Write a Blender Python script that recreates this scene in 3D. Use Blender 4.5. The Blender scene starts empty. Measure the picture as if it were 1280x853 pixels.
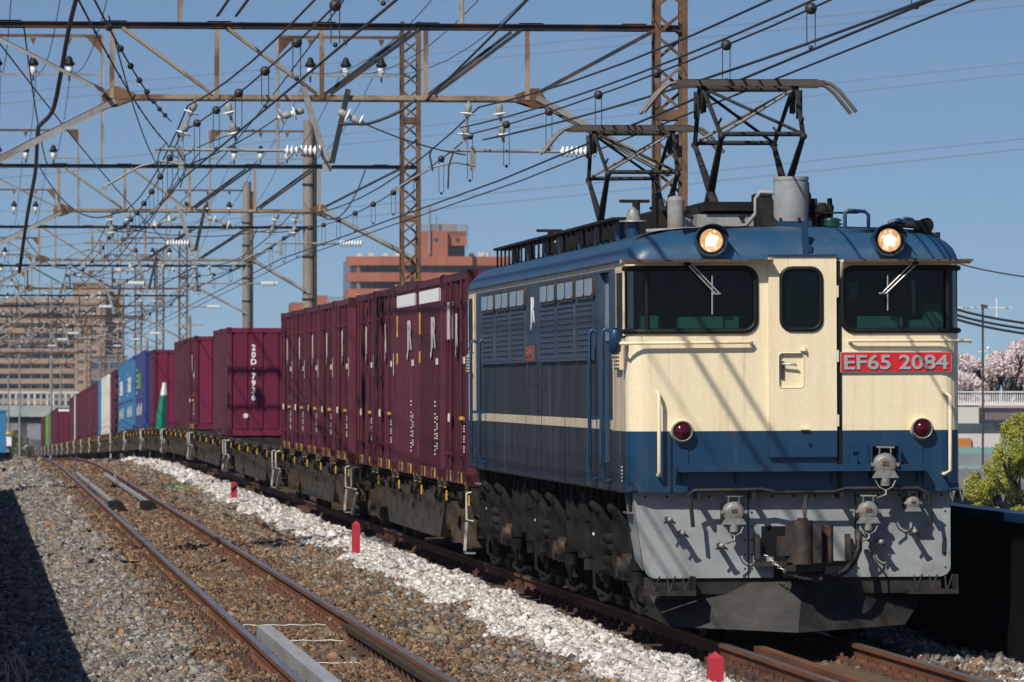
import bpy, math, random
import numpy as np
from mathutils import Vector, Matrix, Euler
random.seed(7)
rng = np.random.default_rng(11)
R = math.radians
sc = bpy.context.scene
col = sc.collection

# ------------------------------------------------------------------ camera
FPX, VPX, HZY, CZ = 6933.0, -35.0, 482.0, 2.2
cam_d = bpy.data.cameras.new('camera')
cam = bpy.data.objects.new('camera', cam_d); col.objects.link(cam)
cam_d.sensor_width = 36; cam_d.lens = 36*FPX/1280
cam_d.clip_start = 0.5; cam_d.clip_end = 9000
cam.location = (0, 0, CZ)
cam.rotation_euler = Euler((R(90)+math.atan((HZY-426.5)/FPX), 0, -math.atan((640-VPX)/FPX)), 'XYZ')
sc.camera = cam
cam_d.dof.use_dof = True; cam_d.dof.focus_distance = 49; cam_d.dof.aperture_fstop = 11.0
CM = cam.rotation_euler.to_matrix()

def P(px, py, Y):
    """world point seen at photo pixel (px,py) at world depth Y"""
    d = CM @ Vector(((px-640)/FPX, (426.5-py)/FPX, -1))
    return Vector((0, 0, CZ)) + d*(Y/d.y)

# ------------------------------------------------------------------ light
SUN_AZ, SUN_EL = 35.0, 43.0
sv = Vector((-math.sin(R(SUN_AZ))*math.cos(R(SUN_EL)), -math.cos(R(SUN_AZ))*math.cos(R(SUN_EL)), math.sin(R(SUN_EL))))
sd = bpy.data.lights.new('sun', 'SUN'); sd.energy = 4.8; sd.angle = R(0.5); sd.color = (1.0, 0.93, 0.83)
so = bpy.data.objects.new('sun', sd); col.objects.link(so)
so.rotation_euler = sv.to_track_quat('Z', 'Y').to_euler(); so.location = (-20, -20, 40)
w = bpy.data.worlds.new('World'); sc.world = w; w.use_nodes = True
nt = w.node_tree
bg = nt.nodes['Background']
sky = nt.nodes.new('ShaderNodeTexSky'); sky.sky_type = 'NISHITA'; sky.sun_disc = False
sky.sun_elevation = R(SUN_EL); sky.sun_rotation = R(180+SUN_AZ)
sky.air_density = 1.0; sky.dust_density = 0.5; sky.ozone_density = 3.8; sky.altitude = 0
tc = nt.nodes.new('ShaderNodeTexCoord')
vm = nt.nodes.new('ShaderNodeVectorMath'); vm.operation = 'MULTIPLY_ADD'
vm.inputs[1].default_value = (1, 1, 1.9); vm.inputs[2].default_value = (0, 0, 0.085)
vn = nt.nodes.new('ShaderNodeVectorMath'); vn.operation = 'NORMALIZE'
nt.links.new(tc.outputs['Generated'], vm.inputs[0]); nt.links.new(vm.outputs[0], vn.inputs[0])
nt.links.new(vn.outputs[0], sky.inputs['Vector'])
hsv = nt.nodes.new('ShaderNodeHueSaturation'); hsv.inputs['Saturation'].default_value = 1.08; hsv.inputs['Hue'].default_value = .503
nt.links.new(sky.outputs[0], hsv.inputs['Color']); nt.links.new(hsv.outputs[0], bg.inputs['Color'])
bg.inputs['Strength'].default_value = 0.086
vs = sc.view_settings
vs.view_transform = 'Standard'; vs.look = 'None'; vs.gamma = 1; vs.use_curve_mapping = False
vs.exposure = 0.0
sc.cycles.max_bounces = 5; sc.cycles.diffuse_bounces = 2; sc.cycles.glossy_bounces = 3
sc.cycles.transparent_max_bounces = 10

# ------------------------------------------------------------------ materials
def mat(name, c1, c2=None, lo=.45, hi=.65, scale=(4, 4, 4), rough=.6, metal=0.0, bump=0.0, bscale=40, fine=.12, c3=None, lo3=.6, hi3=.7, scale3=(9, 9, 9), spec=.5, vary=0):
    m = bpy.data.materials.new(name); m.use_nodes = True
    t = m.node_tree; b = t.nodes['Principled BSDF']
    b.inputs['Roughness'].default_value = rough; b.inputs['Metallic'].default_value = metal
    b.inputs['Specular IOR Level'].default_value = spec
    co = t.nodes.new('ShaderNodeTexCoord')
    def noise(sc_, lo_, hi_, det=5):
        mp = t.nodes.new('ShaderNodeMapping'); mp.inputs['Scale'].default_value = sc_
        t.links.new(co.outputs['Object'], mp.inputs[0])
        n = t.nodes.new('ShaderNodeTexNoise'); n.inputs['Scale'].default_value = 1; n.inputs['Detail'].default_value = det
        n.inputs['Roughness'].default_value = .62
        t.links.new(mp.outputs[0], n.inputs['Vector'])
        mr = t.nodes.new('ShaderNodeMapRange'); mr.inputs[1].default_value = lo_; mr.inputs[2].default_value = hi_
        t.links.new(n.outputs[0], mr.inputs[0]); return mr.outputs[0]
    def mix(f, a, b_):
        x = t.nodes.new('ShaderNodeMix'); x.data_type = 'RGBA'
        t.links.new(f, x.inputs[0])
        for k, s in ((6, a), (7, b_)):
            if isinstance(s, tuple): x.inputs[k].default_value = (*s, 1)
            else: t.links.new(s, x.inputs[k])
        return x.outputs[2]
    cur = c1
    if c2: cur = mix(noise(scale, lo, hi), cur, c2)
    if c3: cur = mix(noise(scale3, lo3, hi3), cur, c3)
    if vary:
        oi = t.nodes.new('ShaderNodeObjectInfo'); m3 = t.nodes.new('ShaderNodeMapRange'); m3.inputs[3].default_value = 1-vary; m3.inputs[4].default_value = 1+vary; t.links.new(oi.outputs['Random'], m3.inputs[0])
        h3 = t.nodes.new('ShaderNodeHueSaturation'); t.links.new(m3.outputs[0], h3.inputs['Value']); t.links.new(cur, h3.inputs['Color']); cur = h3.outputs[0]
    if fine:
        f = noise((23, 23, 23), .3, .7)
        mr = t.nodes.new('ShaderNodeMapRange'); mr.inputs[3].default_value = 1-fine; mr.inputs[4].default_value = 1+fine
        t.links.new(f, mr.inputs[0])
        hs = t.nodes.new('ShaderNodeHueSaturation')
        t.links.new(mr.outputs[0], hs.inputs['Value'])
        if isinstance(cur, tuple): hs.inputs['Color'].default_value = (*cur, 1)
        else: t.links.new(cur, hs.inputs['Color'])
        cur = hs.outputs[0]
    if isinstance(cur, tuple): b.inputs['Base Color'].default_value = (*cur, 1)
    else: t.links.new(cur, b.inputs['Base Color'])
    if bump:
        n = t.nodes.new('ShaderNodeTexNoise'); n.inputs['Scale'].default_value = bscale; n.inputs['Detail'].default_value = 6
        t.links.new(co.outputs['Object'], n.inputs['Vector'])
        bp = t.nodes.new('ShaderNodeBump'); bp.inputs['Strength'].default_value = bump; bp.inputs['Distance'].default_value = .02
        t.links.new(n.outputs[0], bp.inputs['Height']); t.links.new(bp.outputs[0], b.inputs['Normal'])
    return m

def emis(name, c, s):
    m = bpy.data.materials.new(name); m.use_nodes = True
    b = m.node_tree.nodes['Principled BSDF']
    b.inputs['Base Color'].default_value = (*c, 1); b.inputs['Emission Color'].default_value = (*c, 1)
    b.inputs['Emission Strength'].default_value = s; return m

def glassy(name, tint, rough=.03, mixf=.25):
    m = bpy.data.materials.new(name); m.use_nodes = True; t = m.node_tree
    for n in list(t.nodes): t.nodes.remove(n)
    o = t.nodes.new('ShaderNodeOutputMaterial'); tr = t.nodes.new('ShaderNodeBsdfTransparent'); g = t.nodes.new('ShaderNodeBsdfGlossy')
    tr.inputs[0].default_value = (*tint, 1); g.inputs['Roughness'].default_value = rough
    lw = t.nodes.new('ShaderNodeFresnel'); lw.inputs['IOR'].default_value = 1.5
    ad = t.nodes.new('ShaderNodeMath'); ad.operation = 'MULTIPLY'; ad.inputs[1].default_value = mixf*4
    t.links.new(lw.outputs[0], ad.inputs[0])
    mx = t.nodes.new('ShaderNodeMixShader'); mn = t.nodes.new('ShaderNodeMath'); mn.operation = 'MINIMUM'; mn.inputs[1].default_value = .16; t.links.new(ad.outputs[0], mn.inputs[0]); t.links.new(mn.outputs[0], mx.inputs[0]); t.links.new(tr.outputs[0], mx.inputs[1]); t.links.new(g.outputs[0], mx.inputs[2])
    t.links.new(mx.outputs[0], o.inputs[0]); return m

M = {}
M['cream'] = mat('cream_paint', (.80, .69, .47), (.70, .57, .36), .48, .8, (9, 9, .9), rough=.38, fine=.05, c3=(.40, .31, .20), lo3=.59, hi3=.86, scale3=(13, 13, .6))
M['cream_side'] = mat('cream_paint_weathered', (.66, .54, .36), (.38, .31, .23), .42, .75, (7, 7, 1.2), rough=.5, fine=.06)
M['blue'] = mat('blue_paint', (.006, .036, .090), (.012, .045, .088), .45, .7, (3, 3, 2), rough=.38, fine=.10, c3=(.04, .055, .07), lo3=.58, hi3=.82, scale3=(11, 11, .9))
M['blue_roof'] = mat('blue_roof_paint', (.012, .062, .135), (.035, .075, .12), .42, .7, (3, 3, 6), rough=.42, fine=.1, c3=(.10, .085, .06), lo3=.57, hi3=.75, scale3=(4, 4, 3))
M['blue_side'] = mat('blue_paint_dusty', (.028, .052, .092), (.060, .086, .122), .40, .72, (3.5, 3.5, .55), rough=.6, fine=.10, c3=(.17, .18, .20), lo3=.58, hi3=.8, scale3=(13, 13, .9), spec=.3)
M['blue_low'] = mat('blue_paint_grimy', (.017, .025, .040), (.040, .044, .054), .38, .72, (2.2, 2.2, .5), rough=.65, fine=.14, c3=(.15, .14, .14), lo3=.55, hi3=.85, scale3=(4.5, 4.5, .45), spec=.25)
M['grey'] = mat('grey_paint', (.29, .32, .325), (.21, .225, .23), .42, .7, (2.5, 2.5, 2.5), rough=.5, fine=.06, c3=(.15, .105, .075), lo3=.57, hi3=.80, scale3=(3, 3, 1.4), spec=.3)
M['black'] = mat('underframe_grime', (.010, .0095, .009), (.026, .021, .018), .45, .7, (4, 4, 4), rough=.8, fine=.25, bump=.3, spec=.2)
M['black2'] = mat('plow_steel', (.016, .016, .017), (.042, .037, .033), .4, .7, (3, 3, 5), rough=.6, fine=.2, spec=.25)
M['rubber'] = mat('black_rubber', (.008, .008, .009), rough=.5, fine=0, spec=.25)
M['rust'] = mat('rusty_steel', (.13, .055, .032), (.045, .03, .025), .42, .66, (6, 6, 6), rough=.75, fine=.25, bump=.3)
M['iron'] = mat('coupler_iron', (.030, .026, .024), (.10, .055, .035), .48, .7, (8, 8, 8), rough=.6, fine=.2, metal=.1)
M['alu'] = mat('jumper_aluminium', (.27, .27, .255), (.16, .15, .135), .45, .7, (20, 20, 20), rough=.45, metal=.3, fine=.1)
M['galv'] = mat('galvanised_steel', (.28, .285, .28), (.17, .15, .13), .42, .66, (1.5, 1.5, 2), rough=.6, fine=.15)
M['beige_steel'] = mat('faded_beige_steel', (.29, .225, .155), (.13, .075, .045), .49, .62, (1.6, 1.6, 1.6), rough=.75, fine=.15, spec=.2)
M['dark_steel'] = mat('dark_painted_steel', (.028, .034, .038), (.10, .05, .035), .52, .62, (1.3, 1.3, 1.3), rough=.65, fine=.2, spec=.2)
M['rust_steel'] = mat('brown_rusted_steel', (.165, .10, .058), (.085, .046, .028), .42, .62, (1.5, 1.5, 1.0), rough=.8, fine=.2, c3=(.25, .21, .16), lo3=.58, hi3=.70, scale3=(1, 1, .8), spec=.2)
M['concrete'] = mat('pole_concrete', (.24, .21, .18), (.17, .15, .125), .4, .7, (2, 2, .8), rough=.85, fine=.12)
M['white'] = mat('white_paint', (.75, .75, .73), rough=.5, fine=.05)
M['porc'] = mat('white_porcelain', (.78, .80, .80), rough=.2, fine=0)
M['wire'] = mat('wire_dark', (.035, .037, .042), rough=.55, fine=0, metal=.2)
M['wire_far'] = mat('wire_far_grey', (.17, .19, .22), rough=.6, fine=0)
M['yellow'] = mat('yellow_paint', (.62, .36, .03), (.30, .16, .04), .45, .65, (6, 6, 6), rough=.5, fine=.1)
M['red'] = mat('post_red_paint', (.42, .022, .045), (.33, .04, .05), .4, .7, (14, 14, 6), rough=.6, fine=.08, spec=.3)
M['plate'] = mat('plate_red', (.55, .015, .02), rough=.35, fine=.05)
M['plate_dull'] = mat('plate_red_worn', (.28, .05, .05), (.16, .08, .07), .4, .6, (20, 20, 8), rough=.6)
M['metal'] = mat('brushed_metal', (.55, .55, .53), rough=.4, metal=.6, fine=.08)
M['maroon'] = mat('container_maroon', (.140, .013, .045), (.120, .016, .040), .4, .7, (2, 2, 1), rough=.55, fine=.06, spec=.22, vary=.12)
M['maroon_side'] = mat('container_maroon_weathered', (.108, .020, .036), (.072, .017, .026), .4, .7, (2.5, 2.5, .7), rough=.6, fine=.12, c3=(.16, .095, .095), lo3=.60, hi3=.82, scale3=(6, 6, .7), spec=.2, vary=.25)
M['maroon_dark'] = mat('container_maroon_dark', (.045, .010, .014), (.075, .018, .019), .4, .7, (5, 5, 1), rough=.7, fine=.15, spec=.15)
M['navy'] = mat('container_navy', (.014, .035, .19), rough=.45, fine=.1)
M['sky_blue'] = mat('container_sky_blue', (.03, .17, .36), (.035, .14, .30), .4, .7, (1, 1, 1), rough=.5, fine=.08)
M['violet'] = mat('container_violet', (.035, .045, .17), rough=.5, fine=.08)
M['cwhite'] = mat('container_white', (.66, .65, .60), (.5, .48, .43), .45, .7, (3, 3, .7), rough=.5, fine=.06)
M['cgreen'] = mat('container_green', (.10, .33, .03), rough=.5, fine=.08)
M['tarp_green'] = mat('tarpaulin_green', (.0, .17, .10), rough=.5, fine=.15, bump=.5, bscale=6)
M['tarp_white'] = mat('tarpaulin_white', (.66, .64, .58), rough=.6, fine=.08, bump=.5, bscale=6)
M['wagon'] = mat('wagon_grey', (.050, .060, .060), (.065, .050, .038), .42, .62, (1.5, 1.5, 2), rough=.75, fine=.15, c3=(.12, .075, .045), lo3=.60, hi3=.8, scale3=(3, 3, 3), spec=.2)
M['deck_grime'] = mat('wagon_deck_grime', (.018, .018, .017), (.050, .034, .024), .42, .62, (2.5, 2.5, 4), rough=.8, fine=.2, spec=.15)
M['brown_dirt'] = mat('wagon_brown_dirt', (.070, .050, .035), (.035, .030, .026), .42, .66, (4, 4, 4), rough=.85, fine=.2, spec=.15)
M['rail'] = mat('rail_side_rust', (.19, .085, .045), (.115, .052, .03), .4, .7, (6, .8, 6), rough=.75, fine=.15, spec=.2)
M['rail_top'] = mat('rail_head_polished', (.42, .36, .36), (.30, .24, .24), .4, .7, (10, .6, 10), rough=.28, metal=.75, fine=.05)
M['guard'] = mat('guard_angle_galvanised', (.40, .41, .42), (.30, .29, .28), .4, .7, (8, 1, 8), rough=.5, metal=.2, fine=.08)
M['sleeper'] = mat('sleeper_wood', (.13, .085, .05), (.075, .05, .035), .4, .65, (1.5, 14, 14), rough=.85, fine=.2)
M['green_cab'] = mat('cab_green', (.08, .26, .19), rough=.5, fine=.05)
M['cab_dark'] = mat('cab_lining', (.06, .075, .07), rough=.7, fine=.05)
M['redlens'] = mat('tail_lens', (.050, .003, .006), rough=.12, fine=0)
M['glass'] = glassy('cab_glass', (.33, .42, .40), mixf=.13)
M['frost'] = mat('clouded_pane', (.17, .21, .26), (.23, .27, .32), .4, .7, (3, 3, 3), rough=.25, fine=.05)
def lampmat(name, ca, cb, sa, sb):
    m = bpy.data.materials.new(name); m.use_nodes = True; t = m.node_tree; b = t.nodes['Principled BSDF']
    co = t.nodes.new('ShaderNodeTexCoord'); n = t.nodes.new('ShaderNodeTexVoronoi'); n.inputs['Scale'].default_value = 26
    t.links.new(co.outputs['Object'], n.inputs['Vector']); x = t.nodes.new('ShaderNodeMix'); x.data_type = 'RGBA'
    x.inputs[6].default_value = (*ca, 1); x.inputs[7].default_value = (*cb, 1)
    mr = t.nodes.new('ShaderNodeMapRange'); mr.inputs[1].default_value = .05; mr.inputs[2].default_value = .5; t.links.new(n.outputs['Distance'], mr.inputs[0]); t.links.new(mr.outputs[0], x.inputs[0])
    t.links.new(x.outputs[2], b.inputs['Emission Color']); b.inputs['Emission Strength'].default_value = sa; b.inputs['Base Color'].default_value = (.5, .4, .3, 1)
    m2 = t.nodes.new('ShaderNodeMapRange'); m2.inputs[3].default_value = sa; m2.inputs[4].default_value = sb; t.links.new(mr.outputs[0], m2.inputs[0]); t.links.new(m2.outputs[0], b.inputs['Emission Strength'])
    return m
M['lamp_on'] = lampmat('lamp_lit', (1.0, .82, .55), (1.0, .50, .20), 1.7, .7)
M['lamp_hot'] = lampmat('lamp_centre_glow', (1.0, .93, .75), (1.0, .80, .50), 3.2, 1.8)

# ------------------------------------------------------------------ mesh builder
class MB:
    def __init__(s): s.v = []; s.f = []; s.m = []; s.s = []
    def add(s, vs_, fs_, m=0, sm=False):
        o = len(s.v); s.v += [tuple(v) for v in vs_]
        for f in fs_: s.f.append([o+i for i in f]); s.m.append(m); s.s.append(sm)
    def box(s, x0, x1, y0, y1, z0, z1, m=0, T=None):
        v = [Vector((x, y, z)) for z in (z0, z1) for x, y in ((x0, y0), (x1, y0), (x1, y1), (x0, y1))]
        if T: v = [T @ p for p in v]
        s.add(v, [(3, 2, 1, 0), (4, 5, 6, 7), (0, 1, 5, 4), (1, 2, 6, 5), (2, 3, 7, 6), (3, 0, 4, 7)], m)
    def bar(s, p, q, w_, h, m=0, up=(0, 0, 1), off=(0, 0)):
        p = Vector(p); q = Vector(q); d = (q-p).normalized(); u = Vector(up)
        a = d.cross(u)
        if a.length < 1e-4: a = d.cross(Vector((0, 1, 0)))
        a.normalize(); b = a.cross(d).normalized()
        v = []
        for e in (p, q):
            for sx, sy in ((-1, -1), (1, -1), (1, 1), (-1, 1)):
                v.append(e+a*(off[0]+sx*w_/2)+b*(off[1]+sy*h/2))
        s.add(v, [(3, 2, 1, 0), (4, 5, 6, 7), (0, 1, 5, 4), (1, 2, 6, 5), (2, 3, 7, 6), (3, 0, 4, 7)], m)
    def angle(s, p, q, w_, t=.012, m=0, up=(0, 0, 1), flip=1, m2=None):
        """L section"""
        s.bar(p, q, t, w_, m, up, (0, 0)); s.bar(p, q, w_, t, m if m2 is None else m2, up, (flip*w_/2+flip*t/2, -w_/2+t/2))
    def tube(s, pts, r, n=8, m=0, sm=True, caps=True):
        pts = [Vector(p) for p in pts]; k = len(pts); rs = r if isinstance(r, (list, tuple)) else [r]*k
        ref = Vector((0, 0, 1)); v = []; pa = None
        for i, p in enumerate(pts):
            d = (pts[min(i+1, k-1)]-pts[max(i-1, 0)]).normalized()
            if pa is None:
                a = d.cross(ref)
                if a.length < .05: a = d.cross(Vector((0, 1, 0)))
            else: a = pa-d*pa.dot(d)
            a.normalize(); pa = a; b = d.cross(a)
            for j in range(n):
                t = 2*math.pi*j/n; v.append(p+(a*math.cos(t)+b*math.sin(t))*rs[i])
        f = []
        for i in range(k-1):
            for j in range(n):
                f.append((i*n+j, i*n+(j+1) % n, (i+1)*n+(j+1) % n, (i+1)*n+j))
        s.add(v, f, m, sm)
        if caps:
            s.add(v[:n], [tuple(range(n))[::-1]], m); s.add(v[-n:], [tuple(range(n))], m)
    def cyl(s, p, q, r, n=16, m=0, sm=True): s.tube([p, q], r, n, m, sm)
    def lathe(s, p, d, prof, n=20, m=0, sm=True):
        """prof: (dist along d, radius)"""
        p = Vector(p); d = Vector(d).normalized(); a = d.cross(Vector((0, 0, 1)))
        if a.length < .05: a = d.cross(Vector((0, 1, 0)))
        a.normalize(); b = d.cross(a); v = []
        for t, r in prof:
            for j in range(n):
                an = 2*math.pi*j/n; v.append(p+d*t+(a*math.cos(an)+b*math.sin(an))*max(r, 1e-4))
        f = [(i*n+j, i*n+(j+1) % n, (i+1)*n+(j+1) % n, (i+1)*n+j) for i in range(len(prof)-1) for j in range(n)]
        s.add(v, f, m, sm)
    def ball(s, c, r, m=0, n=8):
        s.lathe(Vector(c)-Vector((0, 0, r)), (0, 0, 1), [(r*(1-math.cos(math.pi*i/5)), r*math.sin(math.pi*i/5)) for i in range(6)], n, m)
    def prism(s, poly, a0, a1, axis='x', m=0):
        """poly 2D extruded along axis; x:(y,z) y:(x,z) z:(x,y)"""
        n = len(poly); v = []
        for a in (a0, a1):
            for p, q in poly:
                v.append((a, p, q) if axis == 'x' else (p, a, q) if axis == 'y' else (p, q, a))
        f = [tuple(range(n))[::-1], tuple(range(n, 2*n))]+[(i, (i+1) % n, n+(i+1) % n, n+i) for i in range(n)]
        s.add(v, f, m)
    def build(s, name, mats, parent=None, loc=None, recalc=True):
        me = bpy.data.meshes.new(name); me.from_pydata(s.v, [], s.f)
        if not isinstance(mats, (list, tuple)): mats = [mats]
        for m_ in mats: me.materials.append(M[m_] if isinstance(m_, str) else m_)
        me.polygons.foreach_set('material_index', s.m); me.polygons.foreach_set('use_smooth', s.s)
        me.update()
        if recalc:
            import bmesh
            b = bmesh.new(); b.from_mesh(me); bmesh.ops.recalc_face_normals(b, faces=b.faces); b.to_mesh(me); b.free()
        o = bpy.data.objects.new(name, me); col.objects.link(o)
        if parent: o.parent = parent
        if loc: o.location = loc
        return o

def empty(name, loc=(0, 0, 0), rz=0):
    o = bpy.data.objects.new(name, None); col.objects.link(o); o.location = loc; o.rotation_euler = (0, 0, rz); o.empty_display_size = .2
    return o
def tag(o, label=None, cat=None, group=None, kind=None):
    if label: o['label'] = label
    if cat: o['category'] = cat
    if group: o['group'] = group
    if kind: o['kind'] = kind
    return o
def copy_tree(o, parent=None):
    c = o.copy(); col.objects.link(c); c.parent = parent
    for ch in list(o.children): copy_tree(ch, c)
    return c
def origin(o, p):
    """move a mesh's origin to p keeping its shape where it is"""
    p = Vector(p); o.data.transform(Matrix.Translation(-p)); o.location = o.location+p; return o
def one(b, name, mats, base, label, cat, group=None):
    o = b.build(name, mats); origin(o, base); return tag(o, label, cat, group)
def text(s, size, name, m, parent, T, ext=.004, off=0.0, align='LEFT', sx=1.0):
    cu = bpy.data.curves.new(name, 'FONT'); cu.body = s; cu.size = size; cu.extrude = ext; cu.offset = off; cu.align_x = align; cu.resolution_u = 3
    ob = bpy.data.objects.new(name, cu); col.objects.link(ob)
    me = bpy.data.meshes.new_from_object(ob.evaluated_get(bpy.context.evaluated_depsgraph_get())); bpy.data.objects.remove(ob)
    me.transform(T @ Matrix.Diagonal((sx, 1, 1, 1))); me.materials.clear(); me.materials.append(M[m])
    o = bpy.data.objects.new(name, me); col.objects.link(o); o.parent = parent; return o
def sideT(x, y, z):   # text on a face looking towards -X: reading direction is -Y
    return Matrix(((0, 0, -1, x), (-1, 0, 0, y), (0, 1, 0, z), (0, 0, 0, 1)))
def frontT(x, y, z):  # text on a face looking towards -Y
    return Matrix(((1, 0, 0, x), (0, 0, -1, y), (0, 1, 0, z), (0, 0, 0, 1)))

def rz(Y):
    """rail level: flat, then a 1.3 % downgrade"""
    if Y < 140: return 0.0
    if Y < 200: return -.0134*(Y-140)**2/120
    if Y < 620: return -.0134*(Y-170)
    return -.0134*450
TX, LX = 6.95, 3.0     # centre lines of the train's track and of the empty one

# ================================================================== SETTING
def attr_mat(name, bump=0, rough=.85, spec=.3):
    m = bpy.data.materials.new(name); m.use_nodes = True; t = m.node_tree; b = t.nodes['Principled BSDF']
    a = t.nodes.new('ShaderNodeAttribute'); a.attribute_name = 'tone'
    co = t.nodes.new('ShaderNodeNewGeometry'); n = t.nodes.new('ShaderNodeTexNoise'); n.inputs['Scale'].default_value = 60; n.inputs['Detail'].default_value = 3
    t.links.new(co.outputs['Position'], n.inputs['Vector'])
    mr = t.nodes.new('ShaderNodeMapRange'); mr.inputs[1].default_value = .3; mr.inputs[2].default_value = .7; mr.inputs[3].default_value = .7; mr.inputs[4].default_value = 1.25
    t.links.new(n.outputs[0], mr.inputs[0])
    hs = t.nodes.new('ShaderNodeHueSaturation'); t.links.new(a.outputs['Color'], hs.inputs['Color']); t.links.new(mr.outputs[0], hs.inputs['Value'])
    t.links.new(hs.outputs[0], b.inputs['Base Color']); b.inputs['Roughness'].default_value = rough; b.inputs['Specular IOR Level'].default_value = spec
    return m
M['stone'] = attr_mat('crushed_stone')

def bed(x):
    """height of the ballast surface across the formation"""
    xs = [-3.0, -.3, .6, 1.55, 2.0, 2.4, 3.6, 4.0, 4.45, 4.9, 5.35, 5.80, 5.98, 6.3, 7.6, 7.9, 8.1, 8.9, 9.4]
    zs = [-.50, -.36, -.26, -.13, -.13, -.17, -.17, -.13, -.16, -.14, -.08, -.13, -.23, -.235, -.235, -.22, -.13, -.22, -.40]
    return np.interp(x, xs, zs)

# ground sheet
def ground():
    xs = [-1400, -900, -300, -60, -12, -3, -1.2, -.3, .6, 1.55, 2.0, 3, 4, 4.9, 5.35, 5.80, 5.98, 7, 7.9, 8.1, 8.9, 9.4, 10.5, 14, 60, 300, 900, 1400]
    ys = [-30, 10, 30, 60, 100, 140, 155, 170, 185, 200, 240, 300, 400, 500, 620, 900, 1500, 2400]
    v = []; f = []
    for y in ys:
        for x in xs:
            v.append((x, y, rz(y)+(float(bed(x)) if -3 <= x <= 9.4 else -.55 if abs(x) < 20 else -.8)-.035))
    n = len(xs)
    for j in range(len(ys)-1):
        for i in range(n-1): f.append((j*n+i, j*n+i+1, (j+1)*n+i+1, (j+1)*n+i))
    me = bpy.data.meshes.new('ground'); me.from_pydata(v, [], f); me.materials.append(M['earth'])
    o = bpy.data.objects.new('ground', me); col.objects.link(o); tag(o, kind='structure')
# ground material: gravelly, brown where the rails run
m = bpy.data.materials.new('ballast_bed'); m.use_nodes = True; t = m.node_tree; b = t.nodes['Principled BSDF']
g = t.nodes.new('ShaderNodeNewGeometry'); sx = t.nodes.new('ShaderNodeSeparateXYZ'); t.links.new(g.outputs['Position'], sx.inputs[0])
nz = t.nodes.new('ShaderNodeTexNoise'); nz.inputs['Scale'].default_value = 1.2; nz.inputs['Detail'].default_value = 4; t.links.new(g.outputs['Position'], nz.inputs['Vector'])
ma = t.nodes.new('ShaderNodeMath'); ma.operation = 'MULTIPLY_ADD'; ma.inputs[1].default_value = .9; t.links.new(nz.outputs[0], ma.inputs[0]); t.links.new(sx.outputs[0], ma.inputs[2])
mr = t.nodes.new('ShaderNodeMapRange'); mr.inputs[1].default_value = 0.45; mr.inputs[2].default_value = 10.45; t.links.new(ma.outputs[0], mr.inputs[0])
cr = t.nodes.new('ShaderNodeValToRGB'); t.links.new(mr.outputs[0], cr.inputs[0])
el = cr.color_ramp.elements
stops = [(0, (.20, .19, .175)), (.16, (.20, .19, .175)), (.20, (.20, .14, .09)), (.42, (.21, .15, .095)), (.47, (.22, .19, .15)), (.50, (.45, .43, .40)), (.575, (.45, .43, .40)), (.60, (.10, .07, .045)), (.80, (.10, .07, .045)), (.85, (.16, .15, .14)), (1, (.10, .10, .08))]
while len(el) < len(stops): el.new(.5)
for e, (p_, c_) in zip(el, stops): e.position = p_; e.color = (*c_, 1)
vo = t.nodes.new('ShaderNodeTexVoronoi'); vo.inputs['Scale'].default_value = 17; t.links.new(g.outputs['Position'], vo.inputs['Vector'])
hs = t.nodes.new('ShaderNodeHueSaturation'); t.links.new(cr.outputs[0], hs.inputs['Color'])
m2 = t.nodes.new('ShaderNodeMapRange'); m2.inputs[3].default_value = .55; m2.inputs[4].default_value = 1.5
sp = t.nodes.new('ShaderNodeSeparateColor'); t.links.new(vo.outputs['Color'], sp.inputs[0]); t.links.new(sp.outputs[0], m2.inputs[0]); t.links.new(m2.outputs[0], hs.inputs['Value'])
bp = t.nodes.new('ShaderNodeBump'); bp.inputs['Strength'].default_value = 1; bp.inputs['Distance'].default_value = .05
t.links.new(vo.outputs['Distance'], bp.inputs['Height']); t.links.new(bp.outputs[0], b.inputs['Normal'])
t.links.new(hs.outputs[0], b.inputs['Base Color']); b.inputs['Roughness'].default_value = .9; b.inputs['Specular IOR Level'].default_value = .2
M['earth'] = m
ground()

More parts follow.
